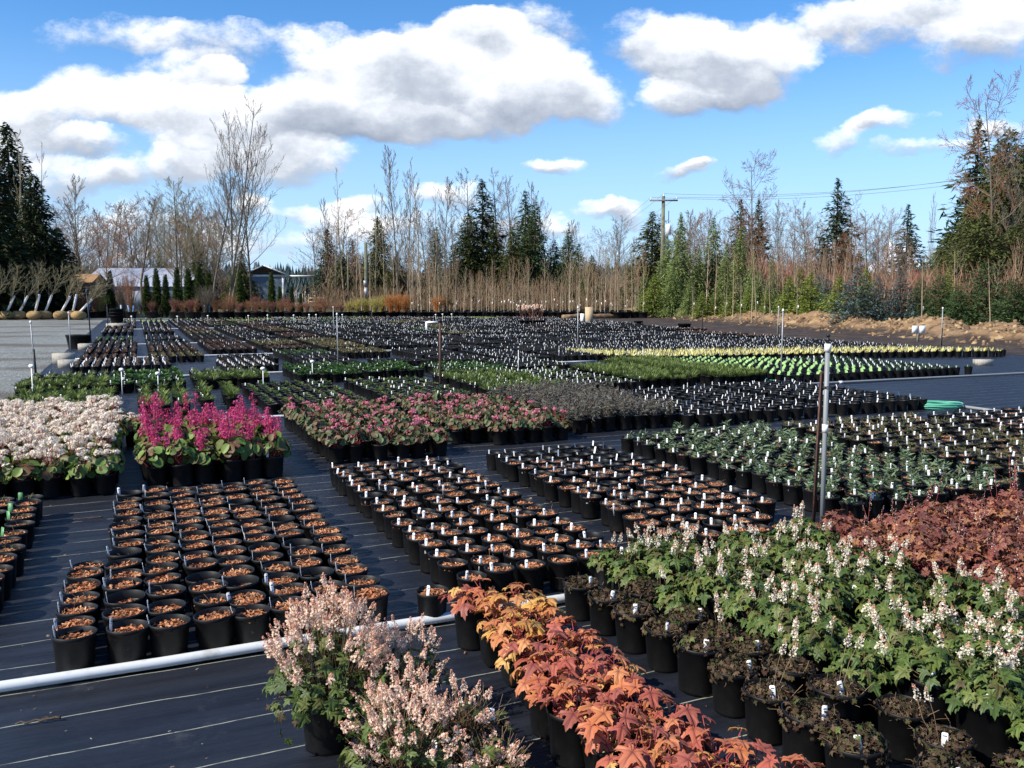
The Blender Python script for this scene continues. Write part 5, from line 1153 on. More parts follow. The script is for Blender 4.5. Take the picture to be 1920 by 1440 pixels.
M['barkbrown'] = mat('brown_bark', (.10, .07, .05), .9, .1)
M['twiggrey'] = mat('grey_twigs', (.21, .17, .13), .9, .1, objrand=.2)
M['twigolive'] = mat('olive_twigs', (.24, .22, .13), .9, .1, objrand=.15)
M['twigbrown'] = mat('brown_twigs', (.25, .125, .07), .9, .1, objrand=.2)
M['twigred'] = mat('red_twigs', None, .8, .2, ramp=[(.22, .09, .065), (.17, .075, .055), (.27, .13, .09)])
M['twigorange'] = mat('orange_twigs', None, .8, .2, ramp=[(.46, .15, .045), (.42, .22, .06), (.40, .11, .05)])
M['twigyellow'] = mat('yellow_twigs', None, .8, .2, ramp=[(.36, .30, .08), (.42, .34, .10), (.28, .26, .08)])
M['forsythia'] = mat('forsythia_blossom', None, .7, .2, ramp=[(.62, .42, .04), (.5, .36, .05)])
def grow(T, Bm, r, p, d, L, rad, lev, mx, q, twm):
    n = q.get('seg', 4); pts = [p]; dd = d.copy()
    for i in range(n):
        dd = nrm(dd+r.normal(0, q['wob'], 3)*(1 if lev else .5)+np.array([0, 0, q['trop']*(lev > 0)])); pts.append(pts[-1]+dd*L/n)
    pts = np.array(pts); sides = (8, 5, 3, 3, 3)[lev]; end = .25 if lev else .18
    (T if lev == 0 else Bm).tube(pts, np.linspace(rad, max(rad*end, q['rmin']), n+1), sides, 0 if lev <= 1 else twm)
    if lev >= mx: return
    k = q['kids'][lev]; t0 = q['t0'] if lev == 0 else .18
    for i in range(k):
        t = t0+(1-t0)*(i+r.uniform(0, 1))/k; x = t*n; a = min(int(x), n-1); pp = pts[a]+(pts[a+1]-pts[a])*(x-a); dirp = nrm(pts[a+1]-pts[a])
        ang = math.radians(q['ang'][lev])*r.uniform(.7, 1.25); az = r.uniform(0, 6.28) if lev else i*2.4+r.uniform(-.4, .4)
        e1 = nrm(np.cross(dirp, [.3, .9, .1])); e2 = np.cross(dirp, e1); nd = dirp*math.cos(ang)+(e1*math.cos(az)+e2*math.sin(az))*math.sin(ang)
        shape = (1-t)**q.get('pw', .6)+.12 if lev == 0 else 1-.55*t
        grow(T, Bm, r, pp, nd, L*q['len'][lev]*shape*r.uniform(.75, 1.2), max(rad*(1-t*.75)*q['rr'], q['rmin']), lev+1, mx, q, twm)
def bare(seed, q, twig='twiggrey', barkm='barkgrey', H=10.0, rad=.16, stems_=1):
    r = np.random.RandomState(seed); T, B = MB(), MB()
    for s_ in range(stems_):
        d = nrm(np.array([r.normal(0, .10), r.normal(0, .10), 1.0])) if stems_ > 1 else np.array([0, 0, 1.0]); o = np.array([r.normal(0, .12), r.normal(0, .12), 0])*(stems_ > 1)
        grow(T, B, r, o, d, H*(1 if s_ == 0 else r.uniform(.75, .98)), rad*(1 if s_ == 0 else .8), 0, q['mx'], q, 1)
    return T.mesh('trunk', [M[barkm]], True), B.mesh('crown', [M[barkm], M[twig]])
QS = dict(wob=.10, trop=.10, t0=.22, kids=(22, 9, 7), ang=(46, 42, 45), len=(.42, .42, .42), rr=.38, rmin=.007, mx=3, pw=.7)
QU = dict(wob=.07, trop=.16, t0=.12, kids=(30, 9, 6), ang=(36, 32, 38), len=(.26, .40, .45), rr=.35, rmin=.008, mx=3, pw=.5)
QF = dict(wob=.08, trop=.06, t0=.3, kids=(18, 10, 8), ang=(62, 50, 48), len=(.40, .45, .45), rr=.45, rmin=.008, mx=3, pw=.35)
QW = dict(wob=.05, trop=.20, t0=.35, kids=(14, 5), ang=(26, 24), len=(.34, .40), rr=.4, rmin=.004, mx=2, pw=.5)
BT = {'spread': [bare(i, QS, 'twiggrey', 'barkgrey', 10, .10) for i in (1, 2, 3)], 'multi': [bare(i+10, dict(QS, ang=(32, 34, 40), trop=.16, kids=(17, 7, 5), rmin=.006), 'twiggrey', 'barkgrey', 10, .065, 3) for i in (1, 2)], 'upright': [bare(i+20, QU, 'twiggrey', 'barkgrey', 10, .07) for i in (1, 2, 3)],
      'olive': [bare(i+30, QS, 'twigolive', 'barkgrey', 10, .085, 2) for i in (1, 2)], 'flat': [bare(i+40, QF, 'twigbrown', 'barkgrey', 10, .10) for i in (1, 2)], 'slim': [bare(i+50, dict(QU, kids=(16, 5, 3), len=(.15, .4, .4)), 'twigolive', 'barkpale', 10, .055) for i in (1, 2, 3)]}
cntt = {}
def place_tree(kind, px, pyt, Y, lab, wid=1.0, lean=0.0):
    L_ = BT[kind]; i = cntt.get(kind, 0); cntt[kind] = i+1; tm, cm = L_[i % len(L_)]; h = ZH(pyt, Y)/10.0
    root = thing('bare_tree', lab, 'bare tree', (XP(px, 480, Y), Y, 0), i*1.7, 'bare trees along the tree line', (h*wid, h*wid, h)); root.rotation_euler[1] = lean; part('trunk', tm, root); part('crown', cm, root)
bt = [('multi', 430, 205, 86, 1.0), ('spread', 392, 330, 84, 1.1), ('spread', 262, 362, 86, 1.25), ('olive', 338, 342, 88, 1.15), ('olive', 378, 352, 90, 1.1), ('spread', 470, 300, 94, .9), ('upright', 148, 340, 104, 1.2), ('upright', 186, 398, 108, 1.3),
      ('upright', 215, 385, 110, 1.3), ('spread', 240, 405, 112, 1.1), ('upright', 300, 385, 112, 1.2), ('spread', 320, 400, 110, 1.0), ('upright', 608, 380, 120, .8), ('slim', 645, 318, 92, 1.0), ('slim', 625, 400, 92, 1), ('slim', 668, 400, 95, 1), ('slim', 705, 350, 92, 1.1), ('slim', 720, 360, 90, 1),
      ('upright', 745, 284, 90, .9), ('upright', 762, 330, 88, .9), ('slim', 790, 300, 90, 1.1), ('slim', 776, 350, 94, 1), ('slim', 812, 350, 90, 1), ('upright', 832, 340, 92, 1.0), ('slim', 850, 365, 94, 1), ('spread', 880, 330, 100, .9), ('spread', 938, 325, 98, .9), ('spread', 965, 335, 98, .9), ('upright', 1000, 350, 100, .9), ('spread', 1035, 370, 102, .8),
      ('flat', 1085, 430, 110, .7), ('spread', 1150, 428, 106, .8), ('spread', 1172, 440, 112, .8), ('flat', 1120, 440, 110, .8), ('upright', 1290, 400, 95, 1.0), ('spread', 1320, 395, 96, .9), ('spread', 1345, 405, 100, .8), ('flat', 1408, 313, 92, .85), ('spread', 1462, 400, 104, .8), ('flat', 1490, 395, 104, .8), ('spread', 1520, 385, 108, .9),
      ('upright', 1462, 385, 92, .7), ('flat', 1600, 385, 110, .8), ('spread', 1632, 400, 108, .8), ('flat', 1660, 405, 112, .7), ('upright', 1744, 370, 106, .35), ('spread', 1720, 440, 100, .8), ('flat', 1862, 185, 68, .8), ('upright', 1905, 250, 70, .9), ('slim', 8, 340, 62, 1), ('slim', 32, 265, 64, 1), ('slim', 56, 250, 66, 1), ('slim', 82, 270, 64, 1),
      ('slim', -20, 260, 60, 1.1), ('spread', -75, 130, 56, .9)]
rx = random.Random(21)
for k in range(64):
    px = rx.choice([rx.uniform(130, 435), rx.uniform(560, 1200), rx.uniform(1180, 1700), rx.uniform(1180, 1700)]); bt.append((rx.choice(['flat', 'spread', 'upright', 'flat']), px, (rx.uniform(400, 455) if px > 560 else rx.uniform(375, 430)), rx.uniform(98, 118), rx.uniform(.9, 1.3)))
bt.sort(key=lambda a: a[1])
for i, (k, px, pyt, Y, wd) in enumerate(bt):
    ad = {'multi': 'tall many-stemmed grey', 'spread': 'grey broad-crowned', 'olive': 'olive budded broad', 'upright': 'upright grey', 'flat': 'brown flat-branched', 'slim': 'slim pale-stemmed'}[k]
    place_tree(k, px, pyt, Y, f'{ad} leafless tree, {ordw(i+1)} leafless tree along the tree line from the gravel side', wd)
# conifers: whorls of drooping branches carrying short sprays
def conifer(seed, H, Rb, m, n_lev=40, nb=8, z0=.08, pw=.9, droop=.25, cl=(.25, .5), cw=.35, dens=5, ragged=.3, trunkr=.15, up=.0, bend=0, mtr='barkbrown'):
    r = np.random.RandomState(seed); P, D, S = [], [], []; T = MB(); T.tube([(0, 0, 0), (0, 0, H*.5), (0, 0, H*.97)], [trunkr, trunkr*.6, .01], 8)
    for i in range(n_lev):
        z = H*(z0+(1-z0)*(i+r.uniform(-.3, .3))/n_lev); f = max(0.0, 1-(z/H-z0)/(1-z0)); L0 = Rb*f**pw+.02*Rb
        for b in range(nb):
            az = r.uniform(0, 6.28); L_ = L0*r.uniform(1-ragged*2, 1+ragged*.5)
            if L_ < .02*Rb: continue
            o = np.array([math.cos(az), math.sin(az), 0]); k = max(2, int(dens*L_/Rb*3)+1); t = r.uniform(.15, 1, k)**.8
            pp = o*(t*L_)[:, None]; pp[:, 2] = z+up*t*L_-droop*L_*t*t+r.normal(0, .03*Rb, k)
            d = o+np.array([-o[1], o[0], 0])*r.normal(0, .7, k)[:, None]; d[:, 2] = r.normal(-droop*1.3+up, .35, k); P.append(pp); D.append(d); S.append(r.uniform(cl[0], cl[1], k)*(.5+.5*f))
            if L_ > .3*Rb and b % 2 == 0: T.tube([(0, 0, z), o*L_*.5+[0, 0, z+up*.5*L_-droop*L_*.25], o*L_*.9+[0, 0, z+up*L_*.9-droop*L_*.8]], [trunkr*.16, trunkr*.1, trunkr*.04], 3)
    P = np.concatenate(P); D = nrm(np.concatenate(D)); S = np.concatenate(S); n = len(P); X, Y, Z = frame(np.array([0, 0, 1.])+r.normal(0, .55, (n, 3)), D)
    B = MB(); B.stamp(T_CARD, P-D*(S*.4)[:, None], X, Y, Z, np.stack([S*cw, S, S], 1)); return T.mesh('trunk', [M[mtr]], True), B.mesh('crown', [M[m]])
CT = {'fir': [conifer(i, 10, 2.9, 'fir', 46, 10, .12, .85, .22, (.45, .85), .26, 5, .38, .16, .05) for i in (1, 2, 3)],
      'cedar': [conifer(i+5, 10, 2.7, 'cedar', 60, 11, .04, .7, .45, (.35, .65), .34, 6, .25, .16) for i in (1, 2)],
      'wcedar': [conifer(i+9, 10, 4.2, 'cedar', 60, 13, .04, .6, .45, (.40, .75), .34, 7, .3, .2) for i in (1, 2)],
      'darkcedar': [conifer(i+15, 10, 2.6, 'darkcedar', 60, 11, .02, .62, .40, (.35, .7), .36, 7, .22, .2) for i in (1, 2)],
      'mix': [conifer(i+18, 10, 2.3, 'dkgreen', 60, 11, .03, .75, .3, (.3, .55), .34, 6, .25, .16) for i in (1, 2)],
      'thuja': [conifer(i+21, 10, 1.25, 'thuja', 60, 9, .01, .42, -.9, (.45, .8), .45, 5, .12, .1, 1.2) for i in (1, 2, 3)],
      'nurs': [conifer(i+25, 3, 1.25, 'nurs', 34, 13, .02, .78, .12, (.12, .24), .36, 7, .25, .04) for i in (1, 2, 3)],
      'weep': [conifer(i+28, 5, 1.55, 'weep', 54, 13, .03, .85, .6, (.16, .32), .30, 7, .35, .05) for i in (1, 2)],
      'blue': [conifer(i+31, 3, 1.3, 'blue', 30, 12, .02, .75, .05, (.12, .24), .34, 7, .25, .04, .12) for i in (1, 2, 3)],
      'dkgreen': [conifer(i+34, 3, 1.5, 'dkgreen', 32, 13, .02, .7, .05, (.14, .3), .26, 7, .25, .04, .25) for i in (1, 2)]}
BASEH = {'nurs': 3, 'weep': 5, 'blue': 3, 'dkgreen': 3}
def place_con(nm, kind, px, pyt, Y, lab, grp, wid=1.0, z=0.0, cat='conifer'):
    i = cntt.get(kind, 0); cntt[kind] = i+1; tm, cm = CT[kind][i % len(CT[kind])]; h = (ZH(pyt, Y)-z)/BASEH.get(kind, 10)
    root = thing(nm, lab, cat, (XP(px, 500, Y), Y, z), i*2.1, grp, (h*wid, h*wid, h)); part('trunk', tm, root); part('crown', cm, root)
cl_ = [('darkcedar', -70, 235, 66, 1.1), ('darkcedar', 28, 228, 68, 1.0), ('darkcedar', 72, 325, 64, 1.15), ('darkcedar', -10, 290, 60, 1.2), ('darkcedar', 108, 425, 66, 1.5), ('fir', 615, 428, 110, 1.2), ('fir', 662, 450, 112, 1.2), ('cedar', 710, 405, 100, 1.1), ('mix', 818, 425, 102, 1.2), ('fir', 905, 335, 98, 1.1), ('cedar', 878, 400, 96, 1.5), ('cedar', 925, 420, 96, 1.3),
       ('mix', 985, 358, 98, 1.2), ('mix', 1003, 378, 96, 1.3), ('cedar', 960, 430, 94, 1.3), ('mix', 1066, 430, 96, 1.4), ('mix', 1085, 455, 94, 1.4), ('cedar', 1110, 478, 90, 1.4), ('cedar', 1040, 450, 100, 1.2), ('cedar', 1222, 396, 88, 1.5), ('fir', 1386, 372, 104, .9), ('fir', 1420, 372, 108, .9), ('fir', 1566, 333, 106, 1.05), ('fir', 1698, 382, 112, 1.0),
       ('fir', 1822, 218, 84, 1.0), ('wcedar', 1815, 380, 74, .85), ('wcedar', 1880, 240, 78, .9), ('fir', 1935, 205, 84, 1.2), ('wcedar', 1940, 330, 70, .9), ('wcedar', 1850, 330, 80, 1.0), ('wcedar', 1900, 420, 66, 1.3), ('wcedar', 1800, 460, 70, 1.5), ('wcedar', 1840, 400, 66, 1.3), ('wcedar', 1780, 430, 80, 1.2), ('mix', 1760, 470, 84, 1.5), ('wcedar', 1905, 290, 84, 1.0), ('fir', 1860, 270, 88, 1.3), ('wcedar', 1765, 452, 76, .9), ('cedar', 372, 448, 100, 1.3), ('cedar', 452, 470, 98, 1.6), ('mix', 300, 470, 104, 1.4), ('cedar', 640, 470, 98, 1.4), ('cedar', 745, 470, 96, 1.3), ('mix', 850, 470, 96, 1.3)]
cl_.sort(key=lambda a: a[1])
for i, (k, px, pyt, Y, wd) in enumerate(cl_):
    ad = {'darkcedar': 'black-green cedar', 'fir': 'dark pointed fir', 'cedar': 'olive cedar', 'wcedar': 'broad olive cedar', 'mix': 'green pointed conifer'}[k]
    place_con('fir_tree' if k == 'fir' else 'cedar_tree', k, px, pyt, Y, f'{ad} in the tree line, {ordw(i+1)} evergreen there from the gravel side', 'evergreens in the tree line', wd)
# columnar cedars behind the shrub pots
for i, (px, t_, Y) in enumerate([(205, 510, 66), (273, 518, 64), (292, 505, 65), (309, 517, 63), (331, 503, 65), (352, 505, 67), (371, 503, 67), (390, 512, 67), (449, 510, 66), (508, 513, 65), (523, 538, 64), (545, 538, 64), (562, 550, 64)]):
    place_con('columnar_cedar', 'thuja', px, t_, Y, f'narrow columnar cedar, {ordw(i+1)} of its row from the gravel side', 'columnar cedars behind the shrub pots', .85 if i != 5 else 1.0, 0, 'columnar cedar')
# nursery conifers heeled in along the bank
def bank_z(px): return .35
nl = [('nurs', 1228, 512, 57, 1.3), ('weep', 1275, 398, 58, 1.0), ('weep', 1262, 500, 56, 1.4), ('weep', 1295, 520, 53, 1.3), ('weep', 1336, 405, 60, 1.0), ('nurs', 1318, 545, 50, 1.2), ('nurs', 1345, 540, 50, 1.2), ('weep', 1388, 425, 58, 1.0), ('nurs', 1372, 545, 48, 1.2), ('nurs', 1405, 535, 48, 1.0), ('nurs', 1480, 515, 43, 1.1), ('nurs', 1522, 508, 41, 1.25),
      ('blue', 1552, 520, 43, 1.1), ('nurs', 1575, 512, 42, 1.2), ('blue', 1607, 498, 39, 1.15), ('blue', 1648, 515, 39, 1.0), ('blue', 1690, 505, 39, 1.05), ('dkgreen', 1728, 520, 40, .9), ('dkgreen', 1765, 512, 38, 1.1), ('nurs', 1782, 498, 41, .7), ('dkgreen', 1850, 490, 36, 1.25), ('dkgreen', 1905, 520, 34, 1.1), ('nurs', 1440, 540, 46, 1.0), ('dkgreen', 1800, 535, 36, .9), ('weep', 1425, 500, 50, 1.1), ('dkgreen', 1950, 500, 34, 1.2), ('blue', 1480, 525, 50, 1.0), ('blue', 1540, 505, 50, .9)]
nl += [('weep', 1250, 440, 60, .9), ('weep', 1362, 455, 56, .9), ('weep', 1412, 470, 54, .9), ('weep', 1310, 460, 58, .9), ('weep', 1448, 480, 50, .9), ('nurs', 1500, 500, 44, 1.0), ('nurs', 1625, 500, 44, 1.0), ('weep', 1210, 500, 60, 1.0)]
nl = [(a, b, c, d+(4.5 if b < 1560 else 0), e) for a, b, c, d, e in nl]
nl.sort(key=lambda a: a[1])
for i, (k, px, pyt, Y, wd) in enumerate(nl):
    ad = {'nurs': 'yellow-green nursery conifer', 'weep': 'light green drooping conifer', 'blue': 'blue-grey spruce', 'dkgreen': 'deep green long-needled conifer'}[k]
    place_con('nursery_conifer', k, px, pyt, Y, f'{ad} on the ochre bank, {ordw(i+1)} evergreen along it from the log', 'nursery conifers along the ochre bank', wd, .25)
# saplings
SAP = {'tan': [bare(i+60, QW, 'twigbrown', 'barkpale', 3.6, .028) for i in (1, 2, 3)], 'red': [bare(i+70, dict(QW, t0=.45, kids=(18, 6)), 'twigred', 'barkpale', 4, .03) for i in (1, 2, 3)],
       'whip': [bare(i+80, dict(QW, t0=.15, kids=(18, 4), len=(.12, .4)), 'twigbrown', 'barkpale', 4, .03) for i in (1, 2, 3)], 'maple': [bare(i+90, dict(QW, ang=(45, 38), kids=(12, 5), t0=.5, len=(.36, .45)), 'twigolive', 'barkpale', 3.6, .035) for i in (1, 2)]}
def sapling(kind, x, Y, h, lab, grp, potted=True, z=0.0, tagp=.5, cat='sapling', sd=0):
    i = cntt.get(kind, 0); cntt[kind] = i+1; tm, cm = SAP[kind][i % len(SAP[kind])]; bh = 3.6 if kind in ('tan', 'maple') else 4
    root = thing('potted_sapling' if potted else 'young_tree', lab, cat, (x, Y, z), 0, grp); r = random.Random(sd+i*7)
    if potted: part('pot', ME['bigpot'], root, 0).scale = (1.1, 1.1, 1.2)
    z0 = .33 if potted else 0
    k = (h-z0)/bh
    for nm, me in (('trunk', tm), ('crown', cm)): o = part(nm, me, root, r.uniform(0, 6.28), (0, 0, z0)); o.scale = (k, k, k)
    if r.random() < tagp: o = part('plant_label', ME['bigtag'], root, r.uniform(-.6, .6), (.04, -.05, z0+.5+r.random()*.5))
q = MB(); q.box((0, 0, 0), (.05, .004, .16)); ME['bigtag'] = q.mesh('plant_label', [M['tag']])
r8 = random.Random(8); spots = []
for row, (Y, st_) in enumerate(((59.5, 15), (61.5, 16), (64.0, 14), (67.0, 15))):
    px = 655+row*4 if row < 3 else 640
    while px < 1205: spots.append((px+r8.uniform(-3, 3), Y+r8.uniform(-.4, .4), row)); px += st_*r8.uniform(.85, 1.2)
spots = [s for s in spots if s[0] > 782 or (s[2] == 2 and r8.random() < .6) or 790 > s[0] > 770]
per = {}
for px, Y, row in sorted(spots, key=lambda a: (a[2], a[0])):
    per[row] = per.get(row, 0)+1; kind = 'whip' if px < 800 else r8.choice(['tan', 'tan', 'maple', 'tan'])
    tp = 470 if px < 800 else 490 if px > 1060 else 510
    sapling(kind, XP(px, 560, Y), Y, ZH(tp+r8.uniform(-26, 34), Y), f"leafless potted sapling with pale stem, {('front', 'second', 'third', 'back')[row]} row, {ordw(per[row])} from the gravel side", 'potted saplings before the tree line', sd=row)
for i, (px, tp, Y, k) in enumerate([(1375, 470, 50, 'whip'), (1389, 520, 47, 'maple'), (1410, 455, 47, 'red'), (1419, 462, 48, 'red'), (1432, 520, 45, 'maple'), (1446, 480, 46, 'red'), (1458, 470, 48, 'red'), (1470, 460, 50, 'red'), (1490, 468, 48, 'red'), (1495, 520, 43, 'maple'), (1515, 455, 50, 'red'), (1540, 470, 50, 'red'), (1556, 480, 48, 'whip'), (1580, 460, 50, 'red'), (1600, 465, 52, 'red'), (1625, 450, 52, 'whip'), (1655, 470, 50, 'red'),
        (1675, 455, 54, 'whip'), (1700, 470, 50, 'red'), (1729, 468, 34, 'maple'), (1790, 470, 48, 'maple'), (1860, 485, 31, 'maple'), (1900, 470, 36, 'red'), (1915, 455, 40, 'red'), (1324, 440, 55, 'whip'), (1300, 520, 50, 'whip'), (1361, 500, 46, 'whip'), (1341, 460, 54, 'whip'), (1640, 470, 56, 'red'), (1560, 462, 56, 'red'), (1530, 462, 58, 'red')]):
    ad = {'red': 'red-twigged young maple', 'whip': 'tall thin bare whip', 'maple': 'pale forked young tree'}[k]
    sapling(k, XP(px, 560, Y), Y, ZH(tp, Y)-.25, f'{ad} standing among the bank conifers, {ordw(i+1)} in the bank planting', 'young trees on the ochre bank', False, .25, .6, 'young tree', 50)
# potted shrubs along the far edge on the gravel side
def shrub(seed, m, h=1.0, w=.6, n=70, stem='barkpale', leafy=None):
    r = np.random.RandomState(seed); B = MB()
    for k in range(n):
        a = r.uniform(0, 6.28); u = r.uniform(.1, 1)*w; p0 = np.array([math.cos(a)*.1*r.uniform(0, 1), math.sin(a)*.1*r.uniform(0, 1), 0]); p2 = np.array([math.cos(a)*u, math.sin(a)*u, h*r.uniform(.6, 1.05)]); m_ = (p0+p2)/2*[.75, .75, 1.1]
        B.tube([p0, m_, p2], [.009, .006, .003], 3, 0)
        for j in range(4):
            t = r.uniform(.35, 1); b = m_+(p2-m_)*t; e = b+r.normal(0, .09, 3)+[0, 0, .1]; B.tube([b, e], [.0045, .003], 3, 0)
    if leafy:
        q = 260; P = rdirs(q, r, -.2, 1)*np.array([w, w, h*.5])*r.uniform(.5, 1, (q, 1))+[0, 0, h*.55]; X, Y, Z = frame(rdirs(q, r), rdirs(q, r)); B.stamp(T_CARD, P, X, Y, Z, r.uniform(.04, .09, q), 1)
    return B.mesh('branches', [M[m]]+([M[leafy]] if leafy else []))
SH = {'brown': [shrub(i, 'twigbrown') for i in (1, 2)], 'red': [shrub(i+3, 'twigred', 1.0, .45, 110) for i in (1, 2)], 'orange': [shrub(i+6, 'twigorange', 1.1, .6, 160) for i in (1, 2)], 'yellow': [shrub(i+8, 'twigyellow', 1.0, .6, 110) for i in (1, 2)], 'forsythia': [shrub(11, 'twigyellow', 1.5, .8, 90, leafy='forsythia')], 'green': [shrub(13, 'twigbrown', 1.0, .5, 60, leafy='dkgreen')], 'grey': [shrub(14, 'twiggrey', 1.6, .9, 120), shrub(15, 'twigbrown', 1.6, .9, 120)]}
shr = [(165, 'grey', 528, 66), (190, 'forsythia', 550, 63), (178, 'brown', 550, 62), (150, 'brown', 552, 62), (230, 'grey', 520, 62), (246, 'grey', 512, 61), (285, 'red', 560, 61), (298, 'brown', 540, 66), (328, 'red', 556, 61), (342, 'brown', 560, 61), (357, 'red', 556, 60), (368, 'brown', 555, 61), (388, 'grey', 538, 60), (405, 'brown', 555, 61), (420, 'brown', 560, 60), (436, 'brown', 555, 61), (450, 'red', 562, 60), (466, 'brown', 558, 61), (480, 'brown', 560, 60), (495, 'brown', 556, 61), (512, 'red', 560, 60), (528, 'brown', 556, 61), (543, 'brown', 562, 60), (560, 'brown', 560, 61), (576, 'red', 562, 60), (592, 'brown', 560, 61), (608, 'brown', 556, 60), (625, 'brown', 562, 61), (640, 'red', 566, 60), (655, 'yellow', 566, 61), (670, 'yellow', 562, 60), (686, 'yellow', 560, 61), (702, 'yellow', 560, 60), (716, 'yellow', 556, 61), (733, 'orange', 556, 60), (746, 'orange', 554, 61), (760, 'orange', 556, 60), (820, 'orange', 558, 59.5), (836, 'green', 554, 60), (600, 'brown', 550, 64), (540, 'red', 550, 64), (480, 'red', 550, 64), (430, 'brown', 548, 64)]
for i, (px, k, tp, Y) in enumerate(shr):
    if k in ('brown', 'red') and px > 270: tp += 7
    me = SH[k][i % len(SH[k])]; root = thing('potted_shrub', f"{dict(brown='brown twiggy', red='reddish twiggy', orange='bright orange dogwood', yellow='olive yellow', forsythia='yellow flowering', green='round green', grey='large bare vase-shaped')[k]} potted shrub, {ordw(i+1)} along the far pot row", 'potted shrub', (XP(px, 590, Y), Y, 0), i*1.3, 'potted shrubs along the far edge')
    o = part('pot', ME['bigpot'], root); o.scale = (1.3, 1.3, 1.15); bh = {'forsythia': 1.5, 'grey': 1.6, 'orange': 1.1}.get(k, 1.0); o = part('branches', me, root, 0, (0, 0, .34)); s_ = (ZH(tp, Y)-.34)/bh; o.scale = (min(s_, 1.15), min(s_, 1.15), s_)
    if k == 'grey':
        for dx in (-.1, .12): q = part('trunk_wrap', ME.setdefault('wrap', (lambda b: (b.tube([(0, 0, 0), (0, 0, .62)], .06, 10, cap=True), b.mesh('trunk_wrap', [mat('blue_wrap', (.42, .58, .78), .5, .3)], True))[1])(MB())), root, 0, (dx, -.08, .33)); q.rotation_euler[1] = dx
# leaning trees with burlap root balls at the gravel edge
def rootball(seed):
    r = np.random.RandomState(seed); n, m_ = 20, 11; V = []
    for i in range(m_):
        f = -math.pi/2+math.pi*i/(m_-1)
        for j in range(n): a = 2*math.pi*j/n; rr_ = .48*(1+.07*math.sin(3*a+seed)+r.normal(0, .02)); V.append((rr_*math.cos(f)**.7*math.cos(a), rr_*math.cos(f)**.7*math.sin(a), .30+.30*math.sin(f)))
    F = [(i*n+j, i*n+(j+1) % n, (i+1)*n+(j+1) % n, (i+1)*n+j) for i in range(m_-1) for j in range(n)]; b = MB(); b.add(V, F); return b.mesh('root_ball', [M['burlap']], True)
RBs = [rootball(i) for i in range(3)]; q = MB(); q.tube([(0, 0, 0), (0, 0, 1.25)], .075, 12, cap=True); ME['wsleeve'] = q.mesh('trunk_sleeve', [M['white']], True)
SPL = [bare(i+120, dict(QS, t0=.22, kids=(18, 7, 4), ang=(38, 36, 40), len=(.5, .42, .4), rmin=.005, trop=.05), 'twigolive', 'barkpale', 3.4, .035) for i in (1, 2)]
for i, (px, Y, ln) in enumerate([(-22, 57.5, .5), (12, 58, .48), (36, 58.5, .52), (65, 58, .3), (84, 58.6, .42), (114, 58, .55), (136, 58.5, .25), (148, 57.6, .8)]):
    x = XP(px, 597, Y); root = thing('burlap_tree', f'leaning bare tree with a burlap root ball, {ordw(i+1)} one from the frame edge', 'balled tree', (x, Y, 0), 0, 'balled trees at the gravel edge'); part('root_ball', RBs[i % 3], root, i)
    T_ = SPL[i % 2]; o = part('trunk', T_[0], root, 0, (.05, 0, .5)); o.rotation_euler[1] = ln; o = part('crown', T_[1], root, 0, (.05, 0, .5)); o.rotation_euler[1] = ln; o = part('trunk_sleeve', ME['wsleeve'], root, 0, (.05, 0, .5)); o.rotation_euler[1] = ln
# dried flower heads in tall pots at the far end
for i, px in enumerate((978, 987, 994, 1001, 1008, 1015)):
    x, y, _ = G(px, 612); r = np.random.RandomState(i); B = MB(); F_ = MB()
    for k in range(7):
        a = r.uniform(0, 6.28); e = np.array([math.cos(a)*.2, math.sin(a)*.2, r.uniform(.9, 1.15)]); B.tube([(0, 0, .3), e*[.4, .4, .7], e], .008, 3); P = e+rdirs(14, r)*.06; X, Y_, Z = frame(rdirs(14, r), rdirs(14, r)); F_.stamp(T_FLW, P, X, Y_, Z, .035)
    root = thing('potted_hydrangea', f'potted bare hydrangea with dried pale heads, {ordw(i+1)} of the clump', 'dried hydrangea', (x, y, 0), 0, 'dried hydrangeas at the far end'); o = part('pot', ME['bigpot'], root); o.scale = (.7, .7, .8); B.build('stems', M['twigred'], root); F_.build('flower_heads', M['pinkish_fl'], root)
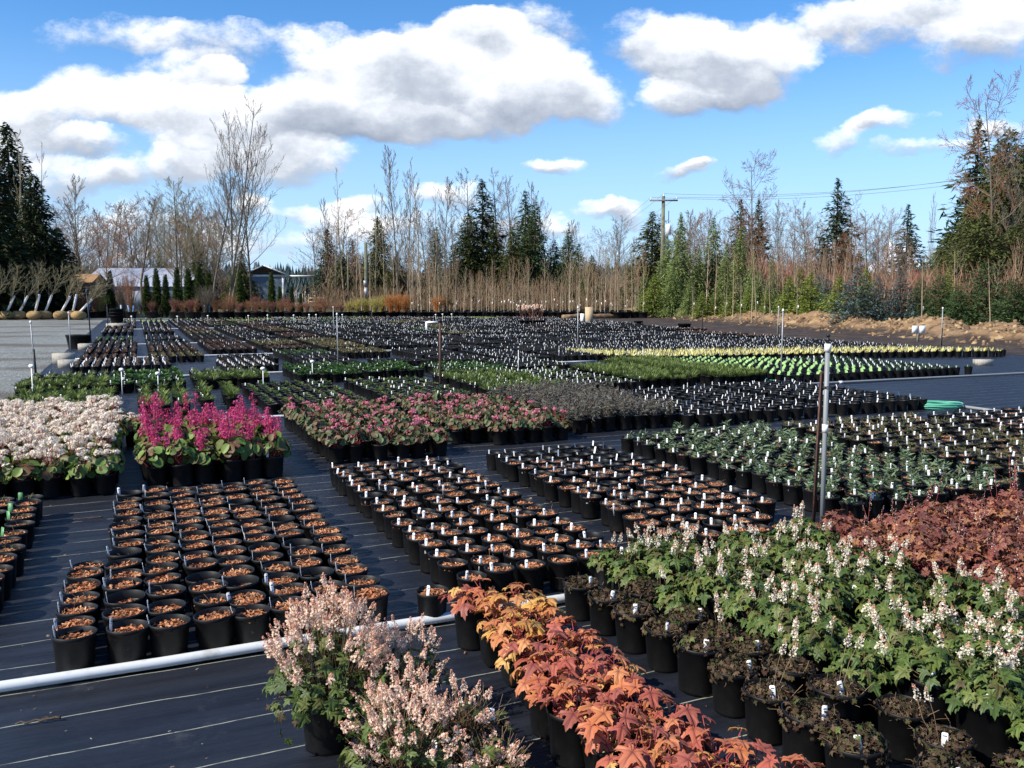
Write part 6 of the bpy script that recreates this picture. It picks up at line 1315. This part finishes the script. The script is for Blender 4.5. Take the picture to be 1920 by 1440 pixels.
# clods on the bank, spilled bark and litter on the fabric
def rocks():
    r = np.random.RandomState(12); t = T_OCT[0]*np.array([1, .8, .6]); n = 1500; u = r.uniform(0, 1, n); v = np.abs(r.normal(1.9, 1.1, n)); p0 = np.array(W(23.2, 12)[:2]); p1 = np.array(W(37.0, 64)[:2]); d = (p1-p0)/np.linalg.norm(p1-p0); q = np.array([d[1], -d[0]]); L_ = np.linalg.norm(p1-p0)
    from mathutils import noise as mn
    O = np.array([[*(p0+d*a*L_+q*b), bank_h(a*L_, b, mn)] for a, b in zip(u, v)]); X, Y, Z = frame(rdirs(n, r), rdirs(n, r)); mb = MB(); mb.stamp((t, T_OCT[1]), O, X, Y, Z, r.uniform(.03, .16, n)**1.0); o = mb.build('soil_clods', mat('clods', None, .95, .1, ramp=[(.26, .16, .075), (.10, .065, .04), (.40, .28, .15), (.16, .10, .055)])); tag(o, 'loose ochre clods scattered over the bank', 'clods', None, 'stuff')
    n = 900; s = r.uniform(-1.9, 5.0, n); t_ = np.where(r.uniform(0, 1, n) < .45, r.uniform(2.0, 4.1, n), r.uniform(4.1, 9.0, n)); O = np.stack([s*GV[0]+t_*GU[0], s*GV[1]+t_*GU[1], np.full(n, .019)], 1); X, Y, Z = frame(np.array([0, 0, 1.])+r.normal(0, .25, (n, 3)), rdirs(n, r)); mb = MB(); mb.stamp(T_CHIP, O, X, Y, Z, r.uniform(.004, .016, n)); m_ = 60; s = r.uniform(-1.5, 4.0, m_); t_ = r.uniform(2, 8, m_); O = np.stack([s*GV[0]+t_*GU[0], s*GV[1]+t_*GU[1], np.full(m_, .022)], 1); X, Y, Z = frame(np.array([0, 0, 1.])+r.normal(0, .3, (m_, 3)), rdirs(m_, r)); mb.stamp(HEU[0], O, X, Y, Z, r.uniform(.015, .035, m_)); o = mb.build('bark_litter', mat('litter', None, .9, .1, ramp=[(.32, .15, .07), (.14, .10, .07), (.42, .34, .24), (.10, .06, .04)])); tag(o, 'bits of spilled bark and dead leaves lying on the fabric', 'litter', None, 'stuff')
    for (px, py, ln, lab) in ((72, 1363, .16, 'brown curled root scrap on the front fabric'), (165, 978, .20, 'brown torn strip of fabric in the aisle')):
        x, y, _ = G(px, py); P = np.array([[(-.5+i/9)*ln, .006*math.sin(i*1.9), .006+.006*math.sin(i*1.3)**2] for i in range(10)]); mb = MB(); mb.tube(P, np.linspace(.003, .006, 10), 6, cap=True); mb.tube(P[5:]*[1, -1.6, 1]+[0, .004, .002], .002, 5); o = mb.build('root_scrap', M['barkbrown'], None, True, (x, y, .018), GR*.8); tag(o, lab, 'scrap')
rocks()
def stones():
    r = np.random.RandomState(31); t = T_OCT[0]*np.array([1, .8, .55]); n = 5200; tt = 3+r.uniform(0, 1, n)**1.6*26; ed = np.interp(tt, [3, 14, 21, 45], [-1.9, -1.95, -1.62, -1.62]); s = ed-np.abs(r.normal(0, 2.2, n)); O = np.stack([s*GV[0]+tt*GU[0], s*GV[1]+tt*GU[1], np.full(n, .006)], 1); X, Y, Z = frame(rdirs(n, r)*.6+[0, 0, 1], rdirs(n, r)); mb = MB(); mb.stamp((t, T_OCT[1]), O, X, Y, Z, r.uniform(.006, .022, n)); o = mb.build('gravel_stones', mat('stones', None, .9, .2, ramp=[(.30, .31, .29), (.12, .13, .125), (.42, .43, .40), (.20, .20, .18)])); tag(o, 'loose crushed stones along the edge of the gravel yard', 'stones', None, 'stuff')
stones()
# brush, far wood, hills and the snow peak
def thicket(nm, lab, x0, x1, Y0, Y1, n, h0, h1, ramp, seed, wd=(.015, .04), zoff=0):
    r = np.random.RandomState(seed); P = np.stack([r.uniform(x0, x1, n), r.uniform(Y0, Y1, n), np.full(n, zoff)+r.uniform(0, h0, n)*0], 1); c = np.sin(P[:, 0]*.31+seed)+np.sin(P[:, 0]*.13+2*seed); h = r.uniform(h0, h1, n)*(.8+.12*c)
    k = 4; P = np.repeat(P, k, 0); hh = np.repeat(h, k); P[:, 2] += hh*r.uniform(0, .65, n*k); P[:, :2] += r.normal(0, .25, (n*k, 2)); D = nrm(np.stack([r.normal(0, .35, n*k), r.normal(0, .35, n*k), np.ones(n*k)], 1)); X, Y_, Z = frame(np.stack([r.normal(0, .5, n*k), -np.ones(n*k), r.normal(0, .3, n*k)], 1), D)
    S = hh*r.uniform(.2, .4, n*k); mb = MB(); mb.stamp(T_CARD, P, X, Y_, Z, np.stack([r.uniform(wd[0], wd[1], n*k), S, S], 1)); o = mb.build(nm, mat(nm+'_stems', None, .9, .1, ramp=ramp)); tag(o, lab, 'brush', None, 'stuff')
BR = [(.13, .09, .06), (.19, .135, .085), (.09, .06, .045), (.17, .10, .06)]
thicket('grey_brush', 'tangled leafless brush in front of the tree line', -21, 30, 80, 98, 4500, 1.2, 4.4, BR, 1)
thicket('shed_brush', 'tan leafless brush rising behind the long shed', -66, -32, 108, 122, 9000, 3, 7.5, [(.20, .155, .115), (.26, .205, .155), (.15, .115, .085)], 8, (.02, .045))
thicket('tall_brush', 'tall thin leafless thicket among the tree line', -22, 66, 100, 118, 12000, 3, 8.4, [(.15, .105, .075), (.20, .15, .105), (.11, .08, .055)], 2, (.02, .05))
thicket('russet_brush', 'dense russet brush behind the bank conifers', 17, 62, 62, 78, 12000, 2.5, 5.9, [(.16, .085, .06), (.22, .13, .085), (.10, .06, .045), (.24, .10, .075)], 3)
thicket('gravel_brush', 'dark brush under the cedars on the gravel side', -62, -24, 63, 72, 3500, .8, 2.0, [(.07, .05, .035), (.14, .10, .06), (.05, .06, .03), (.10, .05, .04)], 4)
def far_wood():
    r = np.random.RandomState(9); mb = MB()
    def cone(n, H, R_):
        V = []; F = []
        for i in range(14):
            z = H*i/14; rr_ = R_*(1-i/14)
            for j in range(7): a = j*.9+i; V += [(rr_*math.cos(a-.25), rr_*math.sin(a-.25), z), (rr_*1.25*math.cos(a), rr_*1.25*math.sin(a), z-.06*H), (rr_*math.cos(a+.25), rr_*math.sin(a+.25), z), (0, 0, z+H*.16)]; b = len(V)-4; F.append((b, b+1, b+2, b+3))
        return np.array(V), [np.array(F)]
    t = cone(0, 1, .40); n = 2600; x = r.uniform(-330, 330, n); y = r.uniform(290, 520, n); h = r.uniform(12.5, 16, n)*(.88+.12*np.sin(x*.03))*y/400; a = r.uniform(0, 6.28, n)
    mb.stamp(t, np.stack([x, y, 0*x], 1), np.stack([np.cos(a), np.sin(a), 0*a], 1), np.stack([-np.sin(a), np.cos(a), 0*a], 1), np.array([[0, 0, 1.]]), np.stack([h*.8, h*.8, h], 1))
    o = mb.build('far_wood', mat('far_conifers', None, .9, .1, ramp=[(.055, .085, .085), (.07, .10, .10), (.045, .07, .075)])); tag(o, 'far dark wood closing the horizon behind the house', 'wood', None, 'stuff')  # distance haze is put into the needle colour as a pale blue tint
far_wood()
def peak():
    mb = MB(); r = np.random.RandomState(4); nx, ny = 60, 14; V = []
    for j in range(ny):
        for i in range(nx):
            u = i/(nx-1); v = j/(ny-1); p = [(0, 0), (.18, .32), (.3, .55), (.38, .62), (.46, 1.0), (.55, .86), (.66, .8), (.78, .5), (.9, .2), (1, 0)]
            z = np.interp(u, [a for a, _ in p], [b for _, b in p])*(1-abs(v-.5)*2)**.8*(1+r.normal(0, .06)); V.append((u*420-210, v*300, z*207))
    F = [(j*nx+i, j*nx+i+1, (j+1)*nx+i+1, (j+1)*nx+i) for j in range(ny-1) for i in range(nx-1)]; mb.add(V, F)
    o = mb.build('snowy_mountain', mat('snow', (.72, .76, .84), .8, .2, noise=(.02, (.35, .42, .55), .5, .62)), None, False, (XP(1716, 440, 3000), 3000, 0)); tag(o, 'white snow peak just showing over the trees', None, None, 'structure')
peak()
